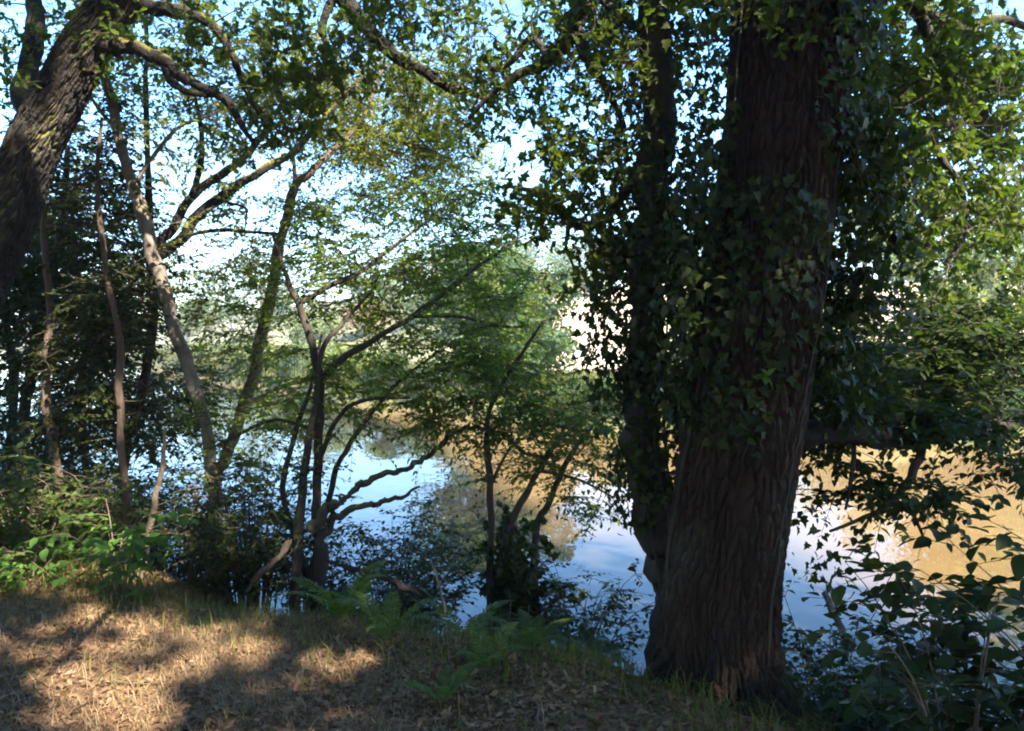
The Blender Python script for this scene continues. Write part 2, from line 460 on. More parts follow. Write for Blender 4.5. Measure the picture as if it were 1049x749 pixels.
def rosettes(tips, dirs, rng, m=4, spread=.16, nl=8, size=.09, kind='oak_s', mat='oak_leaf', bark='dark_bark', updir=.5, wood=True):
    """oak habit: each tip splits into m twiglets, each ending in a star of leaves"""
    n = len(tips)
    if n == 0:
        return []
    A = np.repeat(tips, m, 0)
    dv = norm(np.repeat(dirs, m, 0)*.5+rng.normal(size=(n*m, 3))*.8+UP*.15)
    B = A+dv*spread*rng.uniform(.5, 1.5, (n*m, 1))
    tw = twigs(A, (A+B)/2+rng.normal(size=A.shape)*spread*.1, B, np.full(n*m, .003), np.full(n*m, .0018), 3, 3)
    k = rng.integers(max(2, nl-3), nl+4, n*m)
    Bp = np.repeat(B, k, 0); Dp = np.repeat(dv, k, 0); Ap = np.repeat(A, k, 0)
    q = rng.uniform(0, .45, (len(Bp), 1))**1.5
    pos = Bp*(1-q)+Ap*q
    ax = norm(Dp*.55+rng.normal(size=pos.shape)*.85-UP*.1)
    nr = norm(UP*updir+rng.normal(size=pos.shape)*.5)
    lv = leaves(pos, ax, nr, size*rng.uniform(.6, 1.25, len(pos)), kind)
    out = [(lv[0], lv[1], mat)]
    if wood:
        out.append((tw[0], tw[1], bark))
    return out


def sprays(tips, dirs, rng, m=3, length=.35, nl=9, size=.065, kind='ovate_s', mat='alder_leaf', bark='dark_bark', flat=.35, droop=.12, wood=True):
    """alder / hazel habit: flat layered sprays with leaves alternating along each shoot"""
    n = len(tips)
    if n == 0:
        return []
    A = np.repeat(tips, m, 0); D = np.repeat(dirs, m, 0).copy(); D[:, 2] *= .3
    rv = rng.normal(size=(n*m, 3)); rv[:, 2] *= flat
    dv = norm(norm(D)*.8+rv*.8); Ls = length*rng.uniform(.5, 1.4, (n*m, 1))
    B = A+dv*Ls-UP*droop*Ls
    Cm = (A+B)/2+UP*Ls*.08
    tw = twigs(A, Cm, B, np.full(n*m, .0032), np.full(n*m, .0015), 3, 4)
    t = np.tile(np.linspace(.15, 1, nl), n*m)[:, None]
    Ar, Br, Cr, Dr = (np.repeat(q, nl, 0) for q in (A, B, Cm, dv))
    pos = (1-t)**2*Ar+2*t*(1-t)*Cr+t*t*Br
    side = norm(np.cross(Dr, UP)); sg = np.tile(np.where(np.arange(nl) % 2, 1., -1.), n*m)[:, None]
    ax = norm(side*sg*.9+Dr*.65+rng.normal(size=pos.shape)*.28-UP*.22)
    nr = norm(UP+rng.normal(size=pos.shape)*.33)
    kp = rng.uniform(size=len(pos)) < .88
    pos = pos+rng.normal(size=pos.shape)*.008
    lv = leaves(pos[kp], ax[kp], nr[kp], (size*rng.uniform(.6, 1.25, len(pos)))[kp], kind)
    out = [(lv[0], lv[1], mat)]
    if wood:
        out.append((tw[0], tw[1], bark))
    return out


def px_stem(pts):
    """[(px, py, depth, half width px), ...] -> points, radii"""
    return PP(pts), np.array([p[3]*p[2]/F for p in pts])


def tree(name, label, cat, stems, regs, seed, bark, style, stylekw, group=None, base=None, lump=.07, wob=.25, sides=12,
         trunk_names=None, grow_kw=None, nseg=6, extra=None, sink=.35, thin=1., furrow=None):
    """stems[0] is the trunk (continued into the ground), the others its limbs; regs say where its leaves hang"""
    rng = np.random.default_rng(seed)
    P0, R0 = stems[0] if not isinstance(stems[0], list) else px_stem(stems[0])
    b = P0[0].copy() if base is None else np.asarray(base, float)
    b[2] = gz(b[0], b[1])
    root = thing(name, label, cat, b, group)
    sk, sr = [], []
    for i, s in enumerate(stems):
        pts, rad = (s if not isinstance(s, list) else px_stem(s))
        if i == 0 or (trunk_names and i < len(trunk_names) and trunk_names[i] == 'trunk'):
            g = gz(pts[0][0], pts[0][1])
            pts = np.vstack([[pts[0][0], pts[0][1], min(g, pts[0][2])-sink], pts]); rad = np.concatenate([[rad[0]*1.25], rad])
        p, r = smoothline(pts, rad, nseg, wob, rng)
        r = np.maximum(r, .002)
        if i == 0 and furrow:
            p2, r2 = smoothline(pts, rad, furrow[3], 0)
            v, t = furrowed_trunk(p2, r2, *furrow[:3], b[2], rng)
        else:
            v, t = tube(p, r, sides if i == 0 else 8, lump, rng)
        nm = trunk_names[i] if trunk_names and i < len(trunk_names) else ('trunk' if i == 0 else 'limb')
        build(nm, [(v, t, bark)], root, b)
        if i > 0 or len(stems) == 1:
            sk.append(p); sr.append(r)
        else:
            sk.append(p[len(p)//3:]); sr.append(r[len(p)//3:])
    sk = np.concatenate(sk); sr = np.concatenate(sr)
    tips = region_points(regs, rng, thin)
    pieces = []
    if len(tips):
        A, Cc, B, r0, r1 = grow(sk, sr, tips, rng, **(grow_kw or {}))
        v, t = twigs(A, Cc, B, r0, r1, 4, 6)
        pieces.append((v, t, bark))
        pieces += style(B, norm(B-Cc), rng, bark=bark, **stylekw)
    if extra:
        pieces += extra(rng)
    if pieces:
        build('crown', pieces, root, b)
    return root, b


# ------------------------------------------------------------------ ground and water
def make_ground():
    n = 420
    u = np.linspace(-1, 1, n)
    xs = -1+2.0*np.sinh(5.95*u); ys = 4.2+2.0*np.sinh(5.95*u)

    X, Y = np.meshgrid(xs, ys, indexing='ij'); Z = height(X, Y)
    V = np.stack([X, Y, Z], -1).reshape(-1, 3)
    i, j = np.meshgrid(np.arange(n-1), np.arange(n-1), indexing='ij'); A = (i*n+j).ravel()
    T = np.concatenate([np.stack([A, A+n, A+n+1], -1), np.stack([A, A+n+1, A+1], -1)])
    o = build('ground', [(V, T, 'ground')])
    s = far_s(V[:, 0], V[:, 1]); x = V[:, 0]; y = V[:, 1]
    wob = roll(x*3, y*3)*2
    px = 524.5+820*x/np.maximum(y, 1)+roll(x*2, y*2)*14
    dry = np.maximum(.22, np.maximum(sstep(525, 555, px)*sstep(690, 660, px), sstep(850, 880, px)))
    field = sstep(5, 12, s+wob)*dry; green = sstep(-1, .5, s)
    c = np.zeros((len(V), 4), np.float32); c[:, 0] = green; c[:, 1] = field; c[:, 3] = 1
    at = o.data.color_attributes.new('zone', 'FLOAT_COLOR', 'POINT'); at.data.foreach_set('color', c.ravel())
    tag(o, 'leaf strewn earth bank of the river and the dry straw hillside beyond', 'ground', kind='structure')


make_ground()
SHADE_EDGE = np.array([(-60, 75), (-24, 52), (-9, 38), (-2.9, 25), (-.7, 15.5), (.5, 12.4), (2.0, 11.3), (3.4, 10.4), (4.4, 8.8), (5.2, 7.4), (9, 3), (60, -30)], float)  # edge of the shade that is painted into the water colour


def make_water():
    """silty brown beyond the edge; nearer water is painted dark to stand for shade"""
    n = 260
    u = np.linspace(-1, 1, n)
    X, Y = np.meshgrid(1+3*np.sinh(5.3*u), 12+3*np.sinh(5.3*u), indexing='ij')
    V = np.stack([X, Y, np.full_like(X, WATER_Z)], -1).reshape(-1, 3)
    i, j = np.meshgrid(np.arange(n-1), np.arange(n-1), indexing='ij'); A = (i*n+j).ravel()
    T = np.concatenate([np.stack([A, A+n, A+n+1], -1), np.stack([A, A+n+1, A+1], -1)])
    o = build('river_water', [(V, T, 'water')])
    x, y = V[:, 0], V[:, 1]
    e = (y-np.interp(x, SHADE_EDGE[:, 0], SHADE_EDGE[:, 1]))*.7+bump(x*.8, y*.8)*4
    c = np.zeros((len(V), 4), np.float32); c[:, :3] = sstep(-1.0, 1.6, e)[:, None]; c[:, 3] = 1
    at = o.data.color_attributes.new('unshaded', 'FLOAT_COLOR', 'POINT'); at.data.foreach_set('color', c.ravel())
    tag(o, 'still silty river, brown in sunlight, blue over painted shade near the bank', 'water', kind='structure')


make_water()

# ------------------------------------------------------------------ the big oak
OAK_D = 4.15


def hashn(i, j, s):
    h = np.sin(i*127.1+j*311.7+s*74.7)*43758.5453
    return h-np.floor(h)


def worley_edge(u, v, per, s=0):
    """distance to the nearest cell border, cells periodic in u (per cells round the trunk)"""
    iu, iv = np.floor(u), np.floor(v)
    f1 = np.full(u.shape, 9.); f2 = np.full(u.shape, 9.)
    for a in (-1, 0, 1):
        for b in (-1, 0, 1):
            cu, cv = iu+a, iv+b; m = np.mod(cu, per)
            d = np.hypot(cu+.15+.7*hashn(m, cv, s)-u, (cv+.15+.7*hashn(m, cv, s+3.3)-v)*.75)
            g = d < f1; f2 = np.where(g, f1, np.minimum(f2, d)); f1 = np.where(g, d, f1)
    return f2-f1


def furrowed_trunk(pts, rad, k, per, depth, flare_z, rng, vs=7.):
    p, r = pts, rad
    d, U, W = frames(p); n = len(p)
    L = np.concatenate([[0], np.cumsum(np.linalg.norm(np.diff(p, axis=0), axis=1))])
    a = np.linspace(0, 2*np.pi, k, endpoint=False)
    AA, LL = np.meshgrid(a, L)
    w = .22*np.sin(LL*5+AA*2)+.18*np.sin(LL*11+1+AA*3)+.12*np.sin(LL*23+AA*5)+.10*np.sin(LL*41+AA*11)
    e = worley_edge((AA/(2*np.pi))*per+w, LL*vs+.4*np.sin(AA*7)+.3*np.sin(AA*17+LL*3), per)
    e2 = worley_edge((AA/(2*np.pi))*per*2+w*2, LL*17, per*2, 5)
    ridge = np.clip(e*2.6, 0, 1)**.75*.8+np.clip(e2*2, 0, 1)*.2
    big = .05*np.sin(AA*3+LL*.9)+.035*np.sin(AA*5-LL*1.7+1)+.02*np.sin(AA*2+LL*3.3)
    hz = p[:, 2]-flare_z
    fl = np.exp(-np.clip(hz, 0, 9)/.26)[:, None]*(.20+.30*np.clip(np.sin(AA*5+.7), 0, 1)+.16*np.clip(np.sin(AA*9+2), 0, 1)+.10*np.clip(np.sin(AA*3+2), 0, 1))
    fl = fl+np.exp(-np.clip(hz, 0, 9)/.09)[:, None]*(.10+.55*np.clip(np.sin(AA*5+.7+.5*np.sin(AA*2)), 0, 1)**1.5)
    R_ = r[:, None]*(1+big+fl)+depth*(ridge-.7)
    V = p[:, None]+R_[..., None]*(np.cos(a)[None, :, None]*U[:, None]+np.sin(a)[None, :, None]*W[:, None])
    i, j = np.meshgrid(np.arange(n-1), np.arange(k), indexing='ij')
    A = i*k+j; B = i*k+(j+1) % k
    T = np.concatenate([np.stack([A, B, B+k], -1).reshape(-1, 3), np.stack([A, B+k, A+k], -1).reshape(-1, 3)])
    return V.reshape(-1, 3), T


def ivy_sheet(axis, rad, spots, rng, size=.062, back=.5, kind='ivy', mat='ivy_leaf', stemmat='brown_bark'):
    """leaves growing over a stem whose centre line is axis; spots = (px, py, rx, ry, n, shag)"""
    Zs = axis[:, 2]; od = np.argsort(Zs)
    pos, out = [], []
    for (cx, cy, rx, ry, n, shag) in spots:
        a = rng.uniform(0, 2*np.pi, n); q = np.sqrt(rng.uniform(0, 1, n))
        for px, py in zip(cx+rx*q*np.cos(a), cy+ry*q*np.sin(a)):
            d = 4.3
            for _ in range(3):
                w = P(px, py, d); c = np.array([np.interp(w[2], Zs[od], axis[od, i]) for i in range(3)])
                r = np.interp(w[2], Zs[od], rad[od]); d = (c-CAM) @ FWD
            off = (w-c) @ RGT
            sgn = -1 if rng.uniform() > back else 1
            if abs(off) < r:
                dep = sgn*math.sqrt(r*r-off*off)
            else:
                dep = rng.uniform(-.8, .8)*r
            v = np.array([off, dep, 0.])
            o_ = norm(v); v = v+o_*abs(rng.normal())*shag
            pos.append(c+v+UP*rng.normal()*.02); out.append(o_)
    pos = np.array(pos); out = np.array(out)
    ax = norm(-UP*.7+rng.normal(size=pos.shape)*.65+out*.3)
    nr = norm(out*1.+UP*.45+rng.normal(size=pos.shape)*.4)
    v, t = leaves(pos, ax, nr, size*rng.uniform(.4, 1.5, len(pos)), kind, .25, .3)
    return [(v, t, mat)]


oak_axis_px = [(733, 720, OAK_D, 56), (733, 690, OAK_D, 53), (734, 650, OAK_D, 53), (740, 580, OAK_D, 55), (754, 490, OAK_D, 60), (769, 400, OAK_D, 61),
               (782, 300, OAK_D, 60), (797, 200, OAK_D, 58), (808, 100, OAK_D, 60), (816, 0, OAK_D, 64), (828, -120, OAK_D, 60), (842, -260, OAK_D, 52),
               (838, -420, OAK_D+.1, 44), (850, -600, OAK_D+.2, 34), (846, -800, OAK_D+.3, 22), (860, -980, OAK_D+.4, 9)]
rng = np.random.default_rng(11)
ap, ar = px_stem(oak_axis_px)
ob = ap[0].copy(); ob[2] = gz(ob[0], ob[1])
ap[0, 2] = ob[2]-.3
oak = thing('oak_tree', 'thick ivy grown oak trunk with furrowed brown bark on the bank', 'tree', ob)
fp, fr = smoothline(ap, ar, 60, 0)
fp, fr = fp[:60*11], fr[:60*11]
v, t = furrowed_trunk(fp, fr, 460, 46, .036, ob[2], rng)
build('trunk', [(v, t, 'oak_bark')], oak, ob)
up_, ur_ = smoothline(ap[11:], ar[11:], 6, .2, rng)
v, t = tube(up_, ur_, 14, .06, rng); build('upper_trunk', [(v, t, 'oak_bark')], oak, ob)

oak_limbs = [
    [(815, -70, OAK_D, 30), (740, -150, 4.4, 24), (660, -110, 4.8, 20), (606, -20, 5.0, 13), (588, 28, 5.0, 10), (562, 62, 5.1, 7), (532, 77, 5.2, 5), (508, 94, 5.3, 3), (480, 120, 5.4, 2)],
    [(588, 22, 5.0, 8), (600, 58, 5.0, 6), (620, 88, 5.0, 4), (640, 130, 4.9, 3)],
    [(562, 62, 5.1, 5), (545, 40, 5.2, 4), (520, 66, 5.3, 3), (490, 72, 5.4, 2)],
    [(820, -90, OAK_D, 26), (890, -70, 4.4, 14.4), (938, 10, 4.7, 7.2), (962, 58, 4.8, 5.04), (984, 88, 4.8, 4.32), (1008, 120, 4.8, 3.96), (982, 126, 4.8, 3.6), (955, 134, 4.7, 3.24), (932, 165, 4.6, 2.88), (922, 205, 4.6, 2.16)],
    [(955, 134, 4.7, 3.6), (966, 165, 4.7, 3.6), (986, 200, 4.8, 3.6), (986, 240, 4.8, 2.88), (968, 272, 4.8, 2.16)],
    [(938, 10, 4.7, 6.48), (985, 28, 4.9, 5.76), (1020, 20, 5, 4.32), (1060, 30, 5.1, 3.6)],
    [(812, 447, OAK_D+.05, 14), (850, 444, 4.25, 12), (900, 447, 4.4, 10.5), (950, 447, 4.6, 10), (1000, 440, 4.8, 8), (1045, 432, 5.0, 7), (1110, 425, 5.2, 5)],
    [(946, 450, 4.55, 5), (938, 478, 4.5, 4.5), (925, 500, 4.45, 4), (912, 516, 4.4, 3), (885, 530, 4.4, 2.2), (850, 545, 4.35, 1.5)],
    [(912, 516, 4.4, 2.5), (935, 528, 4.4, 2), (945, 548, 4.4, 1.5)],
    [(876, 450, 4.35, 3), (873, 485, 4.3, 2.2), (866, 522, 4.3, 1.5)],
    [(842, -250, OAK_D, 30), (700, -420, 3.4, 24), (520, -560, 2.2, 14), (300, -700, 1.2, 8)],
    [(838, -300, OAK_D, 30), (1000, -480, 4.6, 24), (1250, -640, 5.0, 16), (1500, -760, 5.2, 8)],
    [(838, -420, OAK_D, 26), (760, -560, 5.6, 20), (700, -640, 7., 12), (640, -660, 8.6, 6)],
    [(848, -560, OAK_D, 22), (960, -760, 3.4, 16), (1100, -1000, 2.6, 8)],
]
sk, sr = [up_], [ur_]
for s in oak_limbs:
    pts, rad = px_stem(s); p, r = smoothline(pts, rad, 7, .22, rng); r = np.maximum(r, .002)
    v, t = tube(p, r, 10, .07, rng); build('limb', [(v, t, 'wet_wood' if s[0][0] == 812 else 'dark_bark')], oak, ob); sk.append(p); sr.append(r)
sk = np.concatenate(sk); sr = np.concatenate(sr)
regs = [(560, 35, 95, 60, 4.6, 6.2, 52), (520, 110, 55, 50, 5, 6.2, 28), (600, 110, 55, 60, 4.6, 5.6, 34), (620, 30, 60, 50, 4.6, 5.6, 34), (500, 40, 50, 40, 5, 6, 12),
        (700, 20, 60, 60, 4.6, 5.2, 16), (930, 40, 110, 70, 4.3, 6, 100), (960, 120, 95, 60, 4.4, 6, 80), (960, 205, 85, 50, 4.4, 5.8, 60), (1030, 150, 45, 90, 4.6, 6, 40),
        (890, 120, 40, 90, 4.2, 5.0, 26), (1000, 280, 60, 30, 4.8, 6, 14), (790, -20, 120, 30, 3.6, 4.6, 30),
        ('w', 1.5, 3.2, 8.0, 5.4, 4.6, 3.0, 800), ('w', 3.6, 2.2, 6.2, 3.2, 3.2, 1.6, 150), ('w', -1.5, 1.0, 7.0, 3.0, 3.0, 1.6, 150)]
tips = region_points(regs, rng, 1.15)
A, Cc, B, r0, r1 = grow(sk, sr, tips, rng)
v, t = twigs(A, Cc, B, r0, r1, 4, 6)
build('crown', [(v, t, 'dark_bark')]+rosettes(B, norm(B-Cc), rng, m=5, spread=.15, nl=9, size=.062, kind='oak_s'), oak, ob)
hz = [(850, 430, 60, 40, 4.3, 5.2, 26), (985, 428, 50, 10, 4.5, 5, 16), (925, 434, 40, 9, 4.3, 4.6, 12), (905, 385, 60, 36, 4.6, 5.8, 44), (985, 380, 60, 40, 4.9, 6.2, 48), (1030, 460, 40, 35, 4.6, 5.6, 14), (930, 340, 80, 35, 4.6, 6.2, 36),
      (885, 500, 30, 35, 4.3, 4.5, 7), (930, 505, 40, 15, 4.4, 4.6, 7), (845, 345, 22, 60, 4.2, 4.6, 16), (1010, 340, 45, 35, 4.8, 6.4, 20)]
tips = region_points(hz, rng, 1.7)
A, Cc, B, r0, r1 = grow(sk, sr, tips, rng)
v, t = twigs(A, Cc, B, r0, r1, 4, 6)
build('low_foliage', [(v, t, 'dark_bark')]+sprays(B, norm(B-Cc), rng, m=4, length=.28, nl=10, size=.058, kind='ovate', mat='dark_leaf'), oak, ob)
spots = [(722, 250, 34, 100, 420, .06), (715, 350, 28, 80, 300, .07), (730, 420, 36, 34, 130, .05), (805, 15, 80, 45, 560, .07), (850, 110, 40, 90, 380, .09), (872, 220, 38, 110, 800, .11),
         (845, 330, 28, 70, 200, .09), (768, 250, 60, 60, 420, .05), (790, 340, 40, 40, 90, .03), (735, 120, 16, 80, 120, .06), (860, 420, 40, 30, 120, .1), (830, 560, 30, 50, 40, .08), (770, 388, 20, 10, 14, .03),
         (820, -120, 80, 100, 420, .07), (700, 395, 16, 40, 60, .06)]
build('ivy', ivy_sheet(fp, fr, [q[:4]+(int(q[4]*1.9),)+q[5:] for q in spots], rng, .048), oak, ob)
spr = np.array([P(785, 386, OAK_D-.36)]); sd = norm(rng.normal(size=(7, 3))+np.array([0, -.5, .4]))
pp = np.repeat(spr, 7, 0)
v, t = leaves(pp, sd, norm(UP+rng.normal(size=(7, 3))*.4-np.array([0, .6, 0])), np.full(7, .06), 'ovate')
v2, t2 = twigs(np.array([P(784, 396, OAK_D-.26)]), spr, spr, np.array([.004]), np.array([.003]))
build('sprout', [(v, t, 'fresh_leaf'), (v2, t2, 'brown_bark')], oak, ob)

def ivy_stem(axis, rad, z0, z1, a0, r, seed, parent, b):
    rng = np.random.default_rng(seed); z = np.linspace(z0, z1, 26); od = np.argsort(axis[:, 2])
    c = np.column_stack([np.interp(z, axis[od, 2], axis[od, i]) for i in range(3)]); R_ = np.interp(z, axis[od, 2], rad[od])
    a = a0+np.cumsum(rng.normal(size=26))*.05
    p = c+np.column_stack([np.cos(a), np.sin(a), np.zeros(26)])*(R_*1.04+.012)[:, None]
    v, t = tube(p, np.linspace(r, r*.4, 26), 7, .15, rng); build('ivy_stem', [(v, t, 'dark_bark')], parent, b)


for k, (a0, r, z1) in enumerate([(-.75, .010, 3.2), (-2.8, .012, 3.6)]):
    ivy_stem(fp, fr, ob[2]+.1, ob[2]+z1, a0, r, 400+k, oak, ob)

# ------------------------------------------------------------------ the ivy clad tree behind it
D2 = 4.75
st = [[(684, 628, D2, 17), (680, 570, D2, 19), (668, 510, D2, 20), (660, 440, D2, 18), (664, 330, D2, 17), (668, 200, D2, 17), (672, 60, D2, 16), (676, -120, D2, 15), (684, -320, D2, 12), (690, -560, D2, 7)],
      [(660, 170, D2, 6), (634, 206, 4.8, 5), (614, 226, 4.9, 4.5), (584, 230, 5, 4), (572, 212, 5, 3.4), (546, 196, 5.1, 2.8), (516, 190, 5.2, 2)],
      [(584, 230, 5, 3), (580, 250, 5, 2), (588, 275, 5, 1.2)],
      [(574, -60, 5.2, 2), (600, -20, 5, 3), (640, 20, 4.9, 5), (672, 40, D2, 6)][::-1],
      [(676, -180, D2, 9), (600, -300, 5.2, 6), (520, -380, 5.8, 4)], [(682, -260, D2, 8), (760, -420, 5.4, 5), (800, -560, 6, 3)]]
st[0] = st[0]
regs = [(590, 190, 60, 40, 4.7, 5.3, 30), (560, 215, 60, 22, 4.8, 5.4, 16), (620, 245, 30, 40, 4.7, 5.1, 16), (640, 150, 40, 60, 4.6, 5.2, 26), (600, 290, 30, 30, 4.8, 5.2, 5), (628, 60, 50, 50, 4.6, 5.2, 18),
        ('w', 1.0, 5.6, 7.8, 2.6, 2.6, 2.6, 160)]
ivt, b2 = tree('ivy_clad_tree', 'slender dark tree shaggy with ivy close behind the thick oak trunk', 'tree', st, regs, 21, 'dark_bark', rosettes, dict(m=5, spread=.14, nl=9, size=.06, kind='oak_s'), nseg=8, lump=.05, thin=1.15, sides=28)
rng = np.random.default_rng(22)
ax2, ra2 = smoothline(*px_stem(st[0]), 10)
spots = [(668, 430, 34, 80, 260, .09), (664, 320, 40, 90, 420, .13), (668, 200, 42, 90, 440, .15), (674, 80, 44, 90, 430, .15), (676, -30, 46, 80, 360, .15), (650, 500, 26, 40, 70, .07), (690, 300, 40, 160, 300, .12), (630, 370, 24, 50, 70, .1), (678, -200, 50, 140, 300, .14)]
build('ivy', ivy_sheet(ax2, ra2, [q[:4]+(int(q[4]*3.),)+q[5:] for q in spots], rng, .047, .4), ivt, b2)
for k, (a0, r, z1) in enumerate([(-2.0, .012, 4.2), (-1.2, .015, 4.6), (-.4, .010, 3.6)]):
    ivy_stem(ax2, ra2, b2[2]+.2, b2[2]+z1, a0, r, 410+k, ivt, b2)

# ------------------------------------------------------------------ the leaning mossy oak at the left
D3 = 5.6
st = [[(-80, 590, D3, 27.3), (-66, 480, D3, 25), (-50, 380, D3, 24.2), (-26, 300, D3, 25), (6, 225, D3, 25.7), (32, 150, D3, 25), (60, 98, D3, 23.5), (86, 48, D3, 22.7), (122, 0, D3, 21.2), (170, -50, D3, 19.7), (240, -120, D3+.1, 18.1), (300, -230, D3+.3, 13.6), (330, -380, D3+.5, 7.57)],
      [(100, 48, D3, 12), (128, 46, 5.5, 8), (150, 54, 5.4, 7), (172, 66, 5.4, 6.5), (186, 80, 5.4, 5.5), (214, 92, 5.4, 5), (236, 108, 5.4, 4), (246, 126, 5.4, 3.4), (262, 150, 5.5, 2)],
      [(140, 5, D3, 9), (170, 10, 5.5, 7), (205, 18, 5.5, 6), (226, 36, 5.5, 5), (240, 62, 5.5, 4), (250, 88, 5.6, 3), (272, 128, 5.6, 2)],
      [(168, 62, 5.4, 5), (176, 84, 5.4, 4), (200, 96, 5.4, 3), (232, 98, 5.4, 2)],
      [(38, 140, D3, 10), (24, 90, 5.8, 11), (36, 30, 5.9, 9), (30, -60, 6, 6)],
      [(230, -100, D3, 14), (290, -60, 5.7, 11), (345, -10, 5.8, 9), (378, 30, 5.8, 8), (402, 56, 5.8, 7), (430, 70, 5.8, 6), (458, 90, 5.8, 5), (486, 96, 5.8, 3), (520, 120, 5.8, 2)],
      [(345, -10, 5.8, 5), (330, 30, 5.8, 4), (345, 70, 5.8, 3), (352, 100, 5.8, 2)],
      [(300, -220, D3+.3, 12), (200, -420, 5.0, 8), (60, -560, 4.2, 5)], [(310, -260, D3+.3, 12), (420, -420, 6.4, 8), (520, -520, 7, 4)]]
regs = [(60, 30, 90, 60, 5.2, 6.6, 34), (200, 40, 110, 50, 5, 6.6, 44), (330, 40, 60, 70, 5.2, 6.4, 40), (420, 40, 70, 60, 5.4, 6.4, 52), (450, 110, 50, 30, 5.5, 6.3, 24), (300, 110, 50, 45, 5.3, 6.4, 22),
        (250, 150, 40, 30, 5.4, 6, 8), (390, -20, 120, 30, 5.4, 6.4, 30), (10, 100, 40, 60, 5.8, 6.6, 14), (30, 200, 30, 30, 5.8, 6.5, 6), ('w', -1.8, 4.6, 7.4, 4.2, 3.4, 2.4, 420)]
tree('leaning_oak', 'massive leaning oak trunk with yellow moss on its upper side', 'tree', st, regs, 31, 'mossy_bark', rosettes, dict(m=5, spread=.15, nl=9, size=.06, kind='oak_s'), nseg=10, lump=.09, sides=40, wob=.12, thin=1.05, furrow=(300, 30, .03, 46))

# ------------------------------------------------------------------ slim trees of the left bank
spk = dict(m=5, length=.34, nl=11, size=.043, kind='ovate_s', mat='light_leaf')
st = [[(220, 602, 6.6, 5.1), (220, 540, 6.6, 5.52), (216, 480, 6.6, 5.52), (208, 425, 6.6, 5.95), (190, 365, 6.6, 6.38), (172, 310, 6.6, 6.38), (158, 262, 6.6, 6.8), (148, 225, 6.6, 6.8), (136, 190, 6.6, 5.95), (122, 140, 6.6, 5.1), (108, 85, 6.6, 5.1), (94, 30, 6.6, 5.1), (88, -40, 6.6, 4.25), (96, -200, 6.8, 2.55)],
      [(138, 190, 6.6, 2.55), (160, 155, 6.6, 2.21), (185, 130, 6.6, 1.87), (215, 118, 6.7, 1.53), (232, 108, 6.7, 1.02)],
      [(120, 135, 6.6, 2.04), (90, 95, 6.6, 1.7), (72, 45, 6.6, 1.27)]]
tree('pale_stemmed_tree', 'thin crooked tree with pale bark lit along its bent stem', 'tree', st,
     [(120, 40, 80, 60, 6.2, 7.2, 14), (200, 120, 60, 40, 6.4, 7.2, 8), (110, 120, 50, 60, 6.2, 7.2, 10), (190, 190, 60, 50, 6.4, 7.4, 9), (230, 120, 60, 70, 6.4, 7.4, 14), (100, 200, 40, 50, 6.4, 7.2, 8), (260, 230, 40, 40, 6.8, 7.6, 7), ('w', -3.2, 6.6, 6.4, 1.6, 1.4, 1.6, 60)], 41, 'pale_bark', sprays, spk, thin=2.0, wob=.2)
st = [[(124, 512, 7, 4.5), (130, 455, 7, 4.5), (146, 400, 7, 4.88), (156, 340, 7, 4.88), (156, 262, 7, 5.62), (152, 180, 7, 3), (149, 100, 7, 2.55), (150, 20, 7, 2.25), (148, -90, 7, 1.5)],
      [(156, 266, 7, 6), (180, 248, 7, 5.62), (204, 220, 7, 5.62), (232, 198, 7, 5.25), (262, 178, 7, 4.5), (296, 160, 7.1, 3.75), (322, 132, 7.2, 3.3), (346, 105, 7.3, 2.62), (372, 78, 7.4, 1.8)],
      [(156, 262, 7, 5.25), (178, 228, 7, 4.88), (196, 202, 7.1, 4.5), (226, 180, 7.1, 4.12), (252, 160, 7.2, 3.75), (272, 136, 7.2, 3), (300, 120, 7.3, 2.25)],
      [(196, 202, 7.1, 3.75), (206, 165, 7.1, 3.15), (206, 128, 7.1, 2.62), (198, 95, 7.1, 1.8)],
      [(184, 246, 7, 2.25), (206, 238, 7, 2.1), (240, 236, 7, 1.95), (290, 240, 7, 1.5)],
      [(226, 202, 7, 1.8), (234, 208, 6.9, 1.5), (252, 214, 6.9, 1.2), (250, 240, 6.9, 0.9)]]
tree('forked_riverside_tree', 'forked tree with two mossy boughs arching right over the river', 'tree', st,
     [(390, 110, 80, 60, 7.6, 9.6, 95), (440, 170, 60, 60, 7.8, 9.8, 80), (330, 120, 50, 50, 7, 8.4, 22), (300, 60, 60, 50, 7, 8.4, 24), (220, 70, 70, 50, 7, 8.2, 20), (120, 70, 60, 50, 7.2, 8.4, 12), (450, 60, 50, 40, 7.5, 9, 16), (300, 215, 30, 18, 6.8, 7.6, 8), (250, 130, 40, 25, 7, 7.6, 6), (215, 270, 40, 30, 7, 8, 8),
      ('w', -2.2, 8.4, 7.4, 2.8, 1.8, 1.8, 100)], 42, 'mossy_bark', sprays, spk, thin=2.0, wob=.2)
st = [[(222, 505, 7.6, 6), (232, 465, 7.6, 6), (248, 420, 7.6, 6), (262, 375, 7.6, 6), (274, 320, 7.6, 6), (284, 265, 7.6, 5.25), (294, 225, 7.6, 4.5), (302, 192, 7.6, 4.5), (318, 176, 7.6, 3.75), (344, 152, 7.7, 3), (372, 120, 7.8, 2.25), (392, 70, 7.9, 1.5)],
      [(302, 192, 7.6, 2.25), (300, 160, 7.6, 1.95), (290, 130, 7.6, 1.5)],
      [(250, 415, 7.6, 2.25), (290, 396, 7.8, 1.8), (320, 388, 8, 1.5)]]
